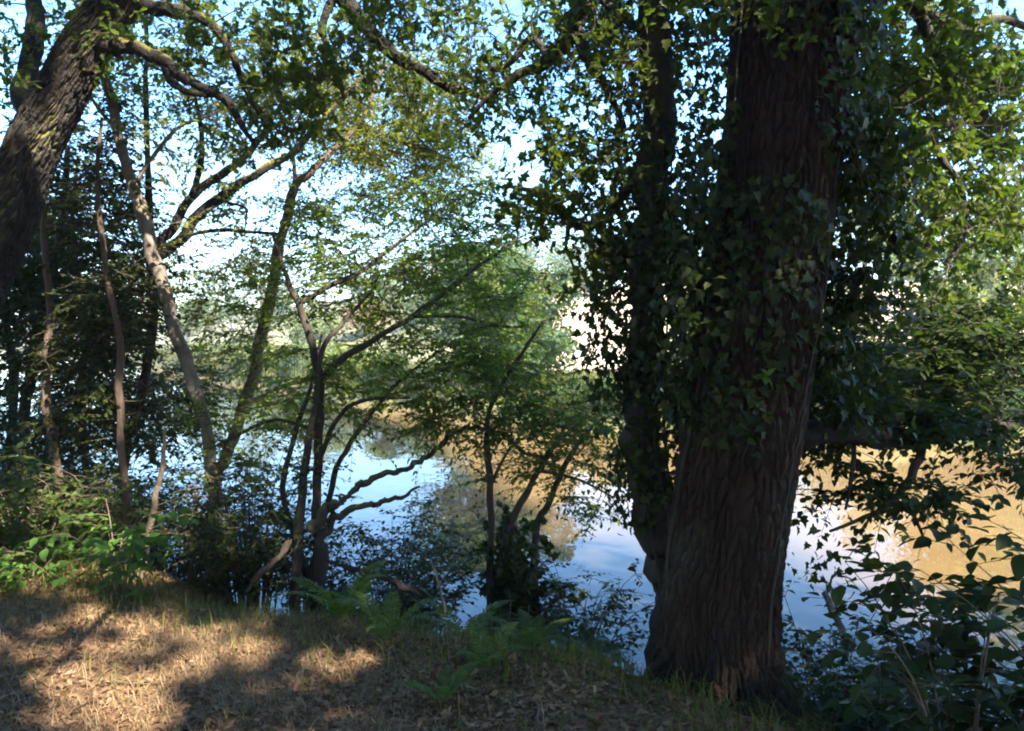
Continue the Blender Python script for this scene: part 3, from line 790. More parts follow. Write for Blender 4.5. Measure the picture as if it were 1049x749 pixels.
tree('slanting_tree', 'dark straight tree slanting up right beyond the pale bent stem', 'tree', st,
     [(350, 180, 60, 50, 7.6, 8.8, 26), (400, 120, 60, 60, 7.6, 8.8, 22), (235, 340, 40, 50, 7.5, 8.6, 22), (255, 270, 40, 30, 7.4, 8.4, 12), (290, 420, 40, 25, 7.6, 8.4, 12)], 43, 'brown_bark', sprays, spk, thin=2.0, wob=.15)

# thin understorey trees in the dark thicket at the left
TH = [
    ([(20, 520, 7.4, 5.25), (24, 450, 7.4, 5.25), (30, 390, 7.4, 6), (40, 330, 7.4, 5.25), (60, 250, 7.4, 3.75), (70, 150, 7.4, 2.25)], 'dark leaning understorey tree nearest the left edge of the picture', 'dark_bark'),
    ([(62, 530, 6.8, 3.75), (60, 490, 6.8, 4.5), (52, 440, 6.8, 4.5), (46, 390, 6.8, 4.12), (52, 320, 6.8, 3.75), (44, 240, 6.8, 3), (50, 150, 6.8, 1.5)], 'slim dark stem with a sunlit patch near its foot', 'brown_bark'),
    ([(130, 508, 6.5, 3.75), (124, 460, 6.5, 3.75), (122, 400, 6.5, 3.75), (122, 340, 6.5, 3.3), (108, 270, 6.5, 3), (100, 180, 6.5, 2.25), (104, 120, 6.5, 1.5)], 'straight reddish brown thin stem close beside the forked tree', 'brown_bark'),
    ([(4, 540, 8.4, 4.5), (10, 460, 8.4, 4.5), (14, 380, 8.4, 4.5), (4, 300, 8.4, 3.75), (14, 200, 8.4, 2.25)], 'shadowed thicket tree behind the foot of the leaning oak', 'dark_bark'),
    ([(90, 500, 9, 3.75), (84, 420, 9, 3.75), (86, 330, 9, 3), (74, 240, 9, 2.25), (80, 160, 9, 1.5)], 'thin leafy thicket tree at the water edge beyond the slim stems', 'dark_bark'),
]
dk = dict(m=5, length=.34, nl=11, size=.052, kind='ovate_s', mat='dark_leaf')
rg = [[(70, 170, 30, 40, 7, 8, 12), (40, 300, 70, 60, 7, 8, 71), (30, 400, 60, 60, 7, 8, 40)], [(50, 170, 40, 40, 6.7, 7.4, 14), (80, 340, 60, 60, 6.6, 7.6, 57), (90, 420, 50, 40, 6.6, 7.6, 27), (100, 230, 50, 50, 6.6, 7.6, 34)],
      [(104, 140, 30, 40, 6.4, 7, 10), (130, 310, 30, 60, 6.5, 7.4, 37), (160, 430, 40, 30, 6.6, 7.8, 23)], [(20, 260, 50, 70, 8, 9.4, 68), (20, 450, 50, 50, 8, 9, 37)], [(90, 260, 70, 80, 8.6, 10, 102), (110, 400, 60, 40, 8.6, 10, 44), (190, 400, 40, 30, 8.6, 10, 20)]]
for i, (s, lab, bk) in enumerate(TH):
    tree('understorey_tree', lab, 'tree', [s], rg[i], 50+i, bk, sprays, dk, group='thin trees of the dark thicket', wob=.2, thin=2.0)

# ------------------------------------------------------------------ alder clump leaning over the water, centre left
ak = dict(m=5, length=.34, nl=12, size=.043, kind='ovate_s', mat='alder_leaf')
st = [[(322, 604, 6.0, 6.12), (326, 560, 6.0, 5.44), (324, 500, 6.0, 4.76), (326, 440, 6.0, 4.76), (327, 390, 6.0, 4.76), (318, 345, 6.0, 4.08), (306, 312, 6.0, 3.4), (296, 290, 6, 2.72), (280, 240, 6.1, 1.63)],
      [(304, 604, 5.9, 5.44), (306, 550, 5.9, 5.44), (312, 480, 5.9, 4.08), (322, 420, 5.9, 3.4), (330, 360, 5.9, 2.72), (352, 330, 6, 2.04), (380, 300, 6.1, 1.36)],
      [(312, 590, 6.1, 3.4), (290, 510, 6.1, 3.06), (300, 450, 6.2, 2.72), (318, 400, 6.2, 2.04), (330, 340, 6.2, 1.36)],
      [(330, 540, 6.1, 3.4), (345, 480, 6.2, 2.99), (362, 450, 6.3, 2.72), (384, 420, 6.4, 2.31), (410, 390, 6.5, 1.77), (450, 360, 6.6, 1.36)],
      [(327, 392, 6.0, 4.08), (350, 368, 6.1, 3.74), (386, 346, 6.2, 3.4), (420, 325, 6.4, 3.13), (458, 298, 6.6, 2.72), (492, 272, 6.8, 2.04), (530, 245, 7, 1.36)],
      [(306, 312, 6, 2.72), (340, 292, 6.1, 2.72), (374, 276, 6.2, 2.31), (400, 254, 6.3, 1.77), (440, 225, 6.4, 1.36)],
      [(420, 325, 6.4, 2.04), (470, 325, 6.6, 1.77), (520, 335, 6.8, 1.5), (560, 330, 7, 1.09)],
      [(324, 480, 6.0, 2.72), (345, 430, 6, 2.31), (372, 410, 6, 2.04), (420, 408, 6.1, 1.36)],
      [(322, 440, 6, 2.04), (280, 430, 6, 1.77), (240, 448, 6.1, 1.36), (210, 462, 6.2, 0.952)]]
regs = [(420, 230, 110, 45, 6, 7.4, 95), (500, 260, 70, 60, 6.4, 7.8, 70), (360, 290, 80, 50, 5.8, 7, 60), (450, 310, 110, 50, 6, 7.4, 90), (430, 380, 110, 35, 6, 7.2, 80), (525, 340, 45, 50, 6.6, 7.6, 34),
        (310, 400, 60, 50, 5.8, 7, 34), (280, 320, 50, 50, 6, 7, 26), (240, 440, 45, 25, 6, 6.8, 14), (400, 425, 60, 16, 6, 6.8, 18), (280, 470, 40, 25, 6, 6.6, 8)]
tree('alder_tree', 'many stemmed alder rising from one stool on the bank edge', 'tree', st, regs, 61, 'dark_bark', sprays, ak, trunk_names=['trunk', 'trunk', 'trunk'], wob=.2, thin=.9)

# small ivy footed tree at the middle of the bank
st = [[(502, 600, 6.2, 4.5), (503, 550, 6.2, 3.75), (502, 500, 6.2, 3.3), (499, 448, 6.2, 3), (505, 410, 6.2, 2.55), (530, 370, 6.3, 1.95), (556, 330, 6.4, 1.35)],
      [(512, 600, 6.3, 5.25), (516, 555, 6.3, 4.5), (534, 515, 6.3, 3.75), (552, 482, 6.4, 3), (572, 452, 6.5, 2.25), (600, 430, 6.6, 1.5)],
      [(548, 560, 6.4, 3.75), (560, 520, 6.4, 3.45), (575, 485, 6.5, 3), (592, 455, 6.6, 2.25), (612, 430, 6.7, 1.5)],
      [(502, 500, 6.2, 1.8), (516, 470, 6.2, 1.5), (530, 450, 6.2, 1.05)], [(552, 482, 6.4, 1.8), (590, 490, 6.4, 1.5), (630, 510, 6.4, 0.9)]]
regs = [(500, 430, 60, 30, 6, 6.8, 40), (570, 425, 60, 30, 6, 7, 52), (600, 470, 45, 25, 6.2, 6.8, 30), (550, 385, 50, 25, 6.2, 7.2, 22), (610, 415, 40, 22, 6.2, 7, 20), (540, 480, 40, 20, 6.2, 6.6, 12), (600, 510, 40, 20, 6.2, 6.6, 10), (500, 380, 50, 30, 6.3, 7, 22)]
tree('riverside_sapling', 'small branching tree whose leaves hang over the sunlit brown water', 'tree', st, regs, 62, 'dark_bark', sprays, dict(ak, mat='hazel_leaf', size=.043), trunk_names=['trunk', 'trunk', 'trunk'], wob=.2, thin=.85)

# mossy dead bough arching out over the water from a stump
rng = np.random.default_rng(63)
pts, rad = px_stem([(324, 600, 5.8, 5.06), (329, 565, 5.8, 4.5), (338, 538, 5.8, 4.5), (346, 520, 5.8, 3.38), (366, 500, 5.9, 3.38), (392, 486, 6, 3.09), (418, 478, 6.1, 2.81), (440, 466, 6.2, 2.81), (462, 446, 6.3, 2.59), (490, 438, 6.4, 2.36), (516, 446, 6.5, 2.25), (536, 462, 6.6, 1.91), (560, 470, 6.7, 1.12)])
pts[0, 2] = gz(pts[0, 0], pts[0, 1])-.2
db = thing('dead_bough', 'rough dead bough arching low over the blue water from a stump', 'branch', (pts[0, 0], pts[0, 1], gz(pts[0, 0], pts[0, 1])))
bb = np.array(db.location)
p, r = smoothline(pts, rad, 10, .5, rng); v, t = tube(p, r, 9, .16, rng); build('bough', [(v, t, 'dark_bark')], db, bb)
pts, rad = px_stem([(342, 532, 5.72, 4.2), (366, 520, 5.8, 3.22), (392, 514, 5.9, 2.8), (412, 508, 6, 2.24), (430, 498, 6, 1.12)])
p, r = smoothline(pts, rad, 10, .5, rng); v, t = tube(p, r, 8, .16, rng); build('branch', [(v, t, 'dark_bark')], db, bb)
pts, rad = px_stem([(318, 545, 5.7, 6), (330, 530, 5.7, 6), (343, 513, 5.7, 5)])
p, r = smoothline(pts, rad, 6, .3, rng); v, t = tube(p, r, 8, .12, rng); build('broken_stub', [(v, t, 'dark_bark')], db, bb)


def log(name, label, cat, pxs, mat, seed, k=10, lump=.12):
    rng = np.random.default_rng(seed)
    pts, rad = px_stem(pxs)
    b = pts[0]
    p, r = smoothline(pts, rad, 8, .25, rng); v, t = tube(p, r, k, lump, rng)
    o = build(name, [(v, t, mat)], None, b)
    return tag(o, label, cat)


log('broken_log', 'short broken brown log leaning by the alder stool', 'log', [(252, 606, 5.7, 1.6), (266, 588, 5.75, 3), (280, 577, 5.8, 2.6), (294, 560, 5.85, 3.6), (299, 553, 5.85, 1.2)], 'brown_bark', 71, 10, .25)
log('fallen_branch', 'dark fallen branch lying across the bank slope behind the ferns', 'branch', [(335, 574, 5.3, 1.2), (360, 583, 5.2, 2.6), (390, 590, 5.1, 3), (412, 600, 5.05, 3.2), (434, 612, 5.0, 2)], 'wet_wood', 72, 10, .2)
log('dead_stick', 'thin pale stick leaning among ferns on the bank', 'branch', [(456, 628, 5.0, 1.8), (450, 600, 5.05, 1.6), (440, 572, 5.1, 1.2)], 'dead_wood', 73, 6)
log('snapped_sapling', 'pale snapped sapling stem with short stubs in the thicket', 'branch', [(142, 600, 5.9, 3.4), (152, 545, 6, 3.4), (160, 505, 6, 3), (167, 470, 6, 2.4), (170, 440, 6, 1.6)], 'dead_wood', 74, 8)
log('water_stake', 'dark red brown stake standing aslant in the river', 'stake', [(876, 672, 7.4, 4), (860, 640, 7.7, 4), (845, 608, 8.0, 3.0)], 'wet_wood', 75)


# ------------------------------------------------------------------ shrubs and herbs
def plant(name, label, cat, base, seed, n, h, spread, leaf, mat, size, shape='ovate_s', bark='brown_bark', group=None, m=2, ln=.2, nl=7, lean=(0, 0), droop=.15, per=4):
    rng = np.random.default_rng(seed)
    b = np.array([base[0], base[1], gz(base[0], base[1])])
    root = thing(name, label, cat, b, group)
    a = rng.uniform(0, 2*np.pi, n); q = spread*np.sqrt(rng.uniform(.05, 1, n))
    S = b+np.column_stack([np.cos(a)*q*.25, np.sin(a)*q*.25, np.full(n, -.03)])
    E = b+np.column_stack([np.cos(a)*q+lean[0], np.sin(a)*q+lean[1], h*rng.uniform(.5, 1, n)])
    Cm = S*.5+E*.5+np.column_stack([-np.cos(a)*q*.3, -np.sin(a)*q*.3, np.full(n, h*.2)])
    v, t = twigs(S, Cm, E, np.full(n, .004+.004*h), np.full(n, .002), 5, 8)
    build('stems', [(v, t, bark)], root, b)
    tt = np.tile(np.linspace(.3, 1, per), n)[:, None]
    Sr, Cr, Er = (np.repeat(x, per, 0) for x in (S, Cm, E))
    tips = (1-tt)**2*Sr+2*tt*(1-tt)*Cr+tt*tt*Er
    dirs = norm(np.repeat(np.column_stack([np.cos(a), np.sin(a), np.full(n, .3)]), per, 0)+rng.normal(size=tips.shape)*.4)
    if leaf == 'spray':
        pc = sprays(tips, dirs, rng, m=m, length=ln, nl=nl, size=size, kind=shape, mat=mat, bark=bark, droop=droop)
    else:
        pc = rosettes(tips, dirs, rng, m=m, spread=ln, nl=nl, size=size, kind=shape, mat=mat, bark=bark)
    build('foliage', pc, root, b)
    return root


def gp(px, py):
    """ground point seen at a photo pixel (near bank)"""
    d = 1.6*F/(py-345)
    for _ in range(12):
        p = P(px, py, d); d += (p[2]-gz(p[0], p[1]))*F/max(py-345, 60)*.6
    return P(px, py, d)


plant('hazel_shrub', 'dark hazel shrub with big leaves overhanging the brown water at right', 'shrub', (2.75, 3.1), 81, 22, 1.35, .95, 'spray', 'dark_leaf', .10, 'ovate', m=2, ln=.3, nl=7, per=5, lean=(0., .2))
plant('hazel_shrub', 'low shadowed hazel shrub at the bottom right corner of the bank', 'shrub', (1.85, 3.2), 82, 18, .8, .75, 'spray', 'dark_leaf', .085, 'ovate', m=2, ln=.24, nl=7, per=4, lean=(.15, .2))
plant('ivy_bush', 'dense black green ivy bush between the sapling stems', 'shrub', P(530, 590, 6.3)[:2], 83, 17, 1.35, .32, 'ros', 'ivy_leaf', .07, 'ivy', m=4, ln=.14, nl=6, per=6, lean=(.12, 0))
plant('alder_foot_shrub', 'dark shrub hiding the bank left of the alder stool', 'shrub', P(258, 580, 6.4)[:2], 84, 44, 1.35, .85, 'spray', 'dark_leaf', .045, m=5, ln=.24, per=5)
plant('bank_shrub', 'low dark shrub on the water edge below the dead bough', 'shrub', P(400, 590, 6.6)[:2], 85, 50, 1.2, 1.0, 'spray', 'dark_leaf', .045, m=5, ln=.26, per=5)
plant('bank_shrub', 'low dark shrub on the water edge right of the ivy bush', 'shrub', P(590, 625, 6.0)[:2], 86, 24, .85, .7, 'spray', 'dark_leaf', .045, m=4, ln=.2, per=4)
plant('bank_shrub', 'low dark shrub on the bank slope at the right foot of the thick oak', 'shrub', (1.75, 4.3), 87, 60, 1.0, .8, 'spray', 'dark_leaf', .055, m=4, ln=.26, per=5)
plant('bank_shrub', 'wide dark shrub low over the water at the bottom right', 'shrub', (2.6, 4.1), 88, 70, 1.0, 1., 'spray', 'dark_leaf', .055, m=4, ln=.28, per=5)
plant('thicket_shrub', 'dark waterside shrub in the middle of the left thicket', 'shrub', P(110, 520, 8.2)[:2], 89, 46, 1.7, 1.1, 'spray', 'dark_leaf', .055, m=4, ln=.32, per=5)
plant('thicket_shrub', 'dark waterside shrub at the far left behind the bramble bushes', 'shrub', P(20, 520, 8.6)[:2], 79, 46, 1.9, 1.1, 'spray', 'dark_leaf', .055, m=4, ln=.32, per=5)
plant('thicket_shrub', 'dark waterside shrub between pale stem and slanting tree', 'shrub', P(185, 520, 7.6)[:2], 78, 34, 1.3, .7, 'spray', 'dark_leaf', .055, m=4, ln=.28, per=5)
br = dict(leaf='spray', mat='bramble_leaf', size=.05, shape='ovate_s', m=4, ln=.22, per=5, group='bramble bushes along the thicket edge')
for i, (px, py, n, h, s, lab) in enumerate([
        (20, 580, 18, .85, .8, 'bramble bush at the left edge below the leaning oak'), (75, 575, 18, .75, .7, 'bramble bush under the slim stem with the sunlit patch'),
        (160, 580, 14, .6, .55, 'bramble bush around the snapped pale sapling'), (195, 560, 16, .9, .6, 'tall bramble bush in front of the slanting dark tree'),
        (100, 530, 18, 1.1, .8, 'high dark bramble bush at the back of the thicket'), (20, 520, 18, 1.2, .9, 'high dark bramble bush behind the leaning oak foot')]):
    g = gp(px, max(py, 560))
    if py < 560:
        g = P(px, py, 7.6)
    plant('bramble_bush', lab, 'bush', g[:2], 90+i, n, h, s, **br)
fr_ = dict(leaf='spray', mat='fresh_leaf', size=.075, shape='ovate', m=2, ln=.2, per=4)
plant('hazel_seedling', 'bright green hazel seedling with broad leaves at the thicket edge', 'plant', gp(122, 608)[:2], 101, 9, .62, .42, **fr_)
plant('hazel_seedling', 'small bright green seedling at the far left of the path edge', 'plant', gp(30, 600)[:2], 102, 5, .3, .3, **dict(fr_, size=.06))
plant('yellow_sapling', 'sapling with yellow leaves beside the foot of the pale bent stem', 'plant', P(192, 560, 6.2)[:2], 103, 5, .9, .3, **dict(fr_, mat='yellow_leaf', size=.07, per=2, m=1))


def fern(seed, n, L):
    rng = np.random.default_rng(seed); V, T, off = [], [], 0; A, C, B = [], [], []
    for k in range(n):
        a = 2*np.pi*k/n+rng.normal()*.3; l = L*rng.uniform(.75, 1.1); el = rng.uniform(.55, 1.1)
        o = np.array([math.cos(a), math.sin(a), 0])
        S = o*.02; E = o*l*math.cos(el)+UP*l*math.sin(el)*.62; Cm = o*l*.35*math.cos(el)+UP*l*math.sin(el)*.75
        A.append(S); C.append(Cm); B.append(E)
        m = 20; t = np.linspace(.16, .99, m)[:, None]
        pos = (1-t)**2*S+2*t*(1-t)*Cm+t*t*E; tg = norm(2*(1-t)*(Cm-S)+2*t*(E-Cm)); sd = norm(np.cross(tg, UP)); nr = norm(np.cross(sd, tg))
        w = l*.21*np.sin(np.pi*np.clip(t*.82+.16, 0, 1))**1.1*(1.02-t*.55)
        for sg in (-1, 1):
            ax = norm(sd*sg+tg*.42-nr*.12+rng.normal(size=pos.shape)*.05)
            for i in range(m):
                y = ax[i]; x = norm(np.cross(y, nr[i])); hw = l*.016
                q = [pos[i]]
                for f, ww in ((.15, 1), (.3, .7), (.45, .95), (.6, .6), (.75, .65)):
                    q += [pos[i]+y*w[i]*f+x*hw*ww, pos[i]+y*w[i]*f-x*hw*ww]
                q.append(pos[i]+y*w[i]-UP*w[i]*.08)
                V += q; T += [(off, off+1, off+2)]+sum([[(off+1+2*j, off+3+2*j, off+4+2*j), (off+1+2*j, off+4+2*j, off+2+2*j)] for j in range(4)], [])+[(off+9, off+11, off+10)]
                off += 12
    v, t = twigs(np.array(A), np.array(C), np.array(B), np.full(n, .0035), np.full(n, .001), 4, 10)
    return (np.array(V), np.array(T), 'fern_leaf'), (v, t, 'fern_leaf')


FERNS = [(350, 640, .55, 'fern on the bank top beside the alder stool'), (398, 622, .6, 'large fern below the dark fallen branch'), (440, 628, .55, 'fern around the thin pale stick'),
         (476, 652, .5, 'fern at the middle of the bank in deep shade'), (545, 668, .42, 'sunlit fern in front of the small riverside tree'), (455, 722, .3, 'small fern on the leaf litter near the lower picture edge'),
         (610, 672, .35, 'fern in shade left of the ivy clad stem'), (650, 640, .35, 'single pale fern against the foot of the big oak'), (395, 660, .45, 'fern between the path and the dark bank shrub'), (500, 690, .36, 'fern in front of the sunlit one')]
protos = []
for i in range(3):
    a_, b_ = fern(110+i, (8, 10, 7)[i], 1.)
    r_ = thing('fern', None, 'fern', (0, 0, 0), 'ferns along the bank top')
    build('fronds', [a_], r_); build('midribs', [b_], r_); protos.append(r_)
rng = np.random.default_rng(115)
for i, (px, py, s, lab) in enumerate(FERNS):
    g = gp(px, py)
    if i < 3:
        r_ = protos[i]
    else:
        src = protos[i % 3]; r_ = src.copy(); COL.objects.link(r_)
        for ch in list(src.children):
            c = ch.copy(); COL.objects.link(c); c.parent = r_
    r_['label'] = lab
    r_.location = (g[0], g[1], gz(g[0], g[1])-.01); r_.rotation_euler = (0, 0, rng.uniform(0, 6.28)); r_.scale = (s, s, s*rng.uniform(.9, 1.15))


# ------------------------------------------------------------------ litter and grass on the bank (past counting)
def scatter(n, rng, x0, x1, y0, y1, dens):
    x = rng.uniform(x0, x1, n); y = rng.uniform(y0, y1, n)
    k = rng.uniform(size=n) < dens(x, y)
    return x[k], y[k]


rng = np.random.default_rng(120)
inl = lambda x, y: sstep(-.5, .2, near_t(x, y))
pat = lambda x, y: .5+.5*np.sin(x*2.1+1+np.sin(y*1.7))*np.cos(y*2.6+np.sin(x*1.3))
x, y = scatter(110000, rng, -5.5, 3, 1.6, 7, lambda x, y: inl(x, y)*np.where(x < -.9, .6, 1)*np.exp(-((y-3.5)/4)**2))
z = height(x, y); pos = np.column_stack([x, y, z+rng.uniform(.002, .02, len(x))])
ax = rng.normal(size=pos.shape); ax[:, 2] *= .3; nr = norm(UP+rng.normal(size=pos.shape)*.45)
v, t = leaves(pos, ax, nr, rng.uniform(.018, .055, len(x)), 'oak_s', .35, .25)
tag(build('leaf_litter', [(v, t, 'litter')]), 'brown fallen leaves covering the shaded bank', 'leaf litter', kind='stuff')


def blades(x, y, h, w, lean, mat, rng):
    n = len(x); z = height(x, y)
    b = np.column_stack([x, y, z-.005]); a = rng.uniform(0, 6.28, n); d = np.column_stack([np.cos(a), np.sin(a), np.zeros(n)])
    s = np.column_stack([-np.sin(a), np.cos(a), np.zeros(n)])*w
    l = (lean*rng.uniform(.3, 1.3, n))[:, None]; h = h[:, None]
    m1 = b+d*l*h*.35+UP*h*.55; e = b+d*l*h+UP*h*(1-.45*np.minimum(l, 1.5))
    V = np.stack([b-s, b+s, m1-s*.7, m1+s*.7, e], 1).reshape(-1, 3)
    T = (np.array([(0, 1, 3), (0, 3, 2), (2, 3, 4)])[None]+(np.arange(n)*5)[:, None, None]).reshape(-1, 3)
    return V, T, mat


x, y = scatter(300000, rng, -6, .6, 1.7, 7, lambda x, y: inl(x, y)*sstep(.5, -1.2, x+.25*(y-4))*(.12+.88*pat(x, y)**1.5)*(.35+.65*pat(x*3.1+4, y*3.3)))
tag(build('dry_grass', [blades(x, y, rng.uniform(.02, .10, len(x)), .0015, 1.9, 'straw', rng)]), 'short dry straw coloured grass flattened over the path', 'grass', kind='stuff')
x, y = scatter(90000, rng, -7, 2.2, 2.0, 8, lambda x, y: sstep(-.9, -.2, near_t(x, y))*(.10+.9*np.exp(-((near_t(x, y)-.25)/.45)**2)*np.where(x < 1.0, 1, .3))*(.25+.75*pat(x*1.7, y*1.7)))
tag(build('green_grass', [blades(x, y, rng.uniform(.05, .2, len(x)), .0026, .8, 'grass', rng)]), 'green grass tufts fringing the edge of the bank', 'grass', kind='stuff')
for i in range(12):                                 # small twigs lying on the litter
    gx, gy = rng.uniform(-2.2, 1.0), rng.uniform(3.0, 4.4); a_ = rng.uniform(0, 6.28); L_ = rng.uniform(.12, .4)
    q = np.array([[gx+math.cos(a_)*L_*t_, gy+math.sin(a_)*L_*t_, 0] for t_ in (-.5, -.2, .15, .5)])+rng.normal(size=(4, 3))*.012
    q[:, 2] = height(q[:, 0], q[:, 1])+.018
    p, r = smoothline(q, np.array([.003, .005, .005, .002])*rng.uniform(.7, 1.4), 4, .3, rng); v, t = tube(p, r, 6, .1, rng)
    tag(build('fallen_twig', [(v, t, 'brown_bark')], None, q[0]), 'small bare twig lying on the leaf litter of the path', 'twig', 'twigs fallen on the path')
# far bank meadow fringe
x = rng.uniform(-40, 25, 160000); s = rng.uniform(.2, 9, 160000); y = np.interp(x, FB[:, 0], FB[:, 1])+s/.86
k = rng.uniform(size=len(x)) < (.25+.75*pat(x*.5, y*.5))
x, y = x[k], y[k]
tag(build('meadow_grass', [blades(x, y, rng.uniform(.25, .7, len(x)), .018, .7, 'grass', rng)]), 'tall green grass along the far river bank', 'grass', kind='stuff')


# ------------------------------------------------------------------ the far bank and the hillside
def far_tree(name, label, cat, x, y, h, w, seed, mat, group, trunk=.3, low=.1, n=90, leaf=.16, bark='grey_bark'):
    rng = np.random.default_rng(seed)
    b = np.array([x, y, gz(x, y)]); root = thing(name, label, cat, b, group)
    ns = 1 if trunk > .2 else 3
    lines, rads = [], []
    for k in range(ns):
        o = rng.normal(size=2)*w*.12
        pts = np.array([[0, 0, -.3], [o[0]*.3, o[1]*.3, h*.25], [o[0]*.6, o[1]*.6, h*.5], [o[0], o[1], h*.85]])+b
        p, r = smoothline(pts, np.array([1, .8, .55, .15])*h*.022*(1.3 if ns == 1 else .6), 5, .3, rng)
        v, t = tube(p, r, 7, .08, rng); build('trunk', [(v, t, bark)], root, b); lines.append(p); rads.append(r)
    sk = np.concatenate(lines); sr = np.concatenate(rads)
    lobes = rng.normal(size=(7, 3)); lobes = norm(lobes)*np.array([w*.55, w*.55, h*(1-low)*.32])*rng.uniform(.5, 1.1, (7, 1))
    lobes[:, 2] += h*(low+(1-low)*.5)
    tips = []
    for i in range(n):
        l = lobes[rng.integers(7)]; v = norm(rng.normal(size=3))*rng.uniform(.3, 1)**.5
        q = l+v*np.array([w*.42, w*.42, h*(1-low)*.25]); q[2] = np.clip(q[2], .15*h*low+.1, h); tips.append(b+q)
    tips = np.array(tips)
    A, C, B, r0, r1 = grow(sk, sr, tips, rng, thick=.012)
    v, t = twigs(A, C, B, r0, r1, 3, 4)
    m = 26; c = np.repeat(B, m, 0); rad = w*.17
    pos = c+norm(rng.normal(size=c.shape))*rng.uniform(0, 1, (len(c), 1))**.5*rad*np.array([1.2, 1.2, .8])
    lv = leaves(pos, rng.normal(size=pos.shape)-UP*.3, norm(UP*.6+rng.normal(size=pos.shape)*.7+norm(pos-b-UP*h*.5)*.5), leaf*rng.uniform(.6, 1.3, len(pos)), 'diamond')
    build('crown', [(v, t, bark), (lv[0], lv[1], mat)], root, b)


def fb(px, dist):
    """world x, y on the sight line of column px, dist metres beyond the far bank line"""
    d = 15.
    for _ in range(60):
        p = P(px, 345, d); e = dist-far_s(p[0], p[1]); d += e*.6
    return p[0], p[1]


BUSH = [(200, 1.2, 1.9, 2.2, 'far_leaf', 'pale green bush where the far bank meets the left thicket'), (255, 1.5, 2.4, 2.4, 'far_leaf', 'rounded pale bush on the far bank behind the slanting tree'), (300, 1.0, 1.6, 1.8, 'far_dark_leaf', 'dark low bush on the far bank behind the alder stems'),
        (345, 1.6, 2.0, 2.0, 'far_leaf', 'light bush on the far bank seen through the alder crown'), (395, 1.2, 1.5, 1.8, 'far_leaf', 'sunlit yellow green bush on the far bank under the alder boughs'), (440, 1.0, 1.7, 1.8, 'far_dark_leaf', 'dark bush on the far bank above the arching dead bough'),
        (480, 1.6, 1.9, 1.8, 'far_dark_leaf', 'dark green bush on the far bank left of the open field gap'), (530, 2.2, 2.6, 2.2, 'far_leaf', 'tall pale bush on the far bank at the left of the field gap'), (600, .8, .9, 1.6, 'far_dark_leaf', 'low dark bush on the far bank below the bright field gap'),
        (645, .9, 1.0, 1.6, 'far_dark_leaf', 'low dark bush on the far bank behind the ivy clad tree'), (700, 1.2, 1.6, 1.7, 'far_leaf', 'bush on the far bank hidden behind the thick oak'), (850, 1.0, 1.3, 1.8, 'far_leaf', 'bush on the far bank just right of the thick oak'),
        (910, .8, 1.3, 1.7, 'far_dark_leaf', 'dark bush on the far bank under the low oak limb'), (965, 1.0, 1.5, 1.7, 'far_leaf', 'leafy bush on the far bank right of the hanging twigs'), (1020, .9, 1.5, 1.7, 'far_dark_leaf', 'dark bush on the far bank at the right picture edge'), (1075, 1.2, 1.9, 1.9, 'far_leaf', 'pale bush on the far bank just past the right edge')]
for i, (px, ds, h, w, m, lab) in enumerate(BUSH):
    x, y = fb(px, ds)
    far_tree('riverbank_bush', lab, 'bush', x, y, h, w, 200+i, m, 'bushes along the far river bank', .1, .0, 60, .12 if px > 400 else .18)
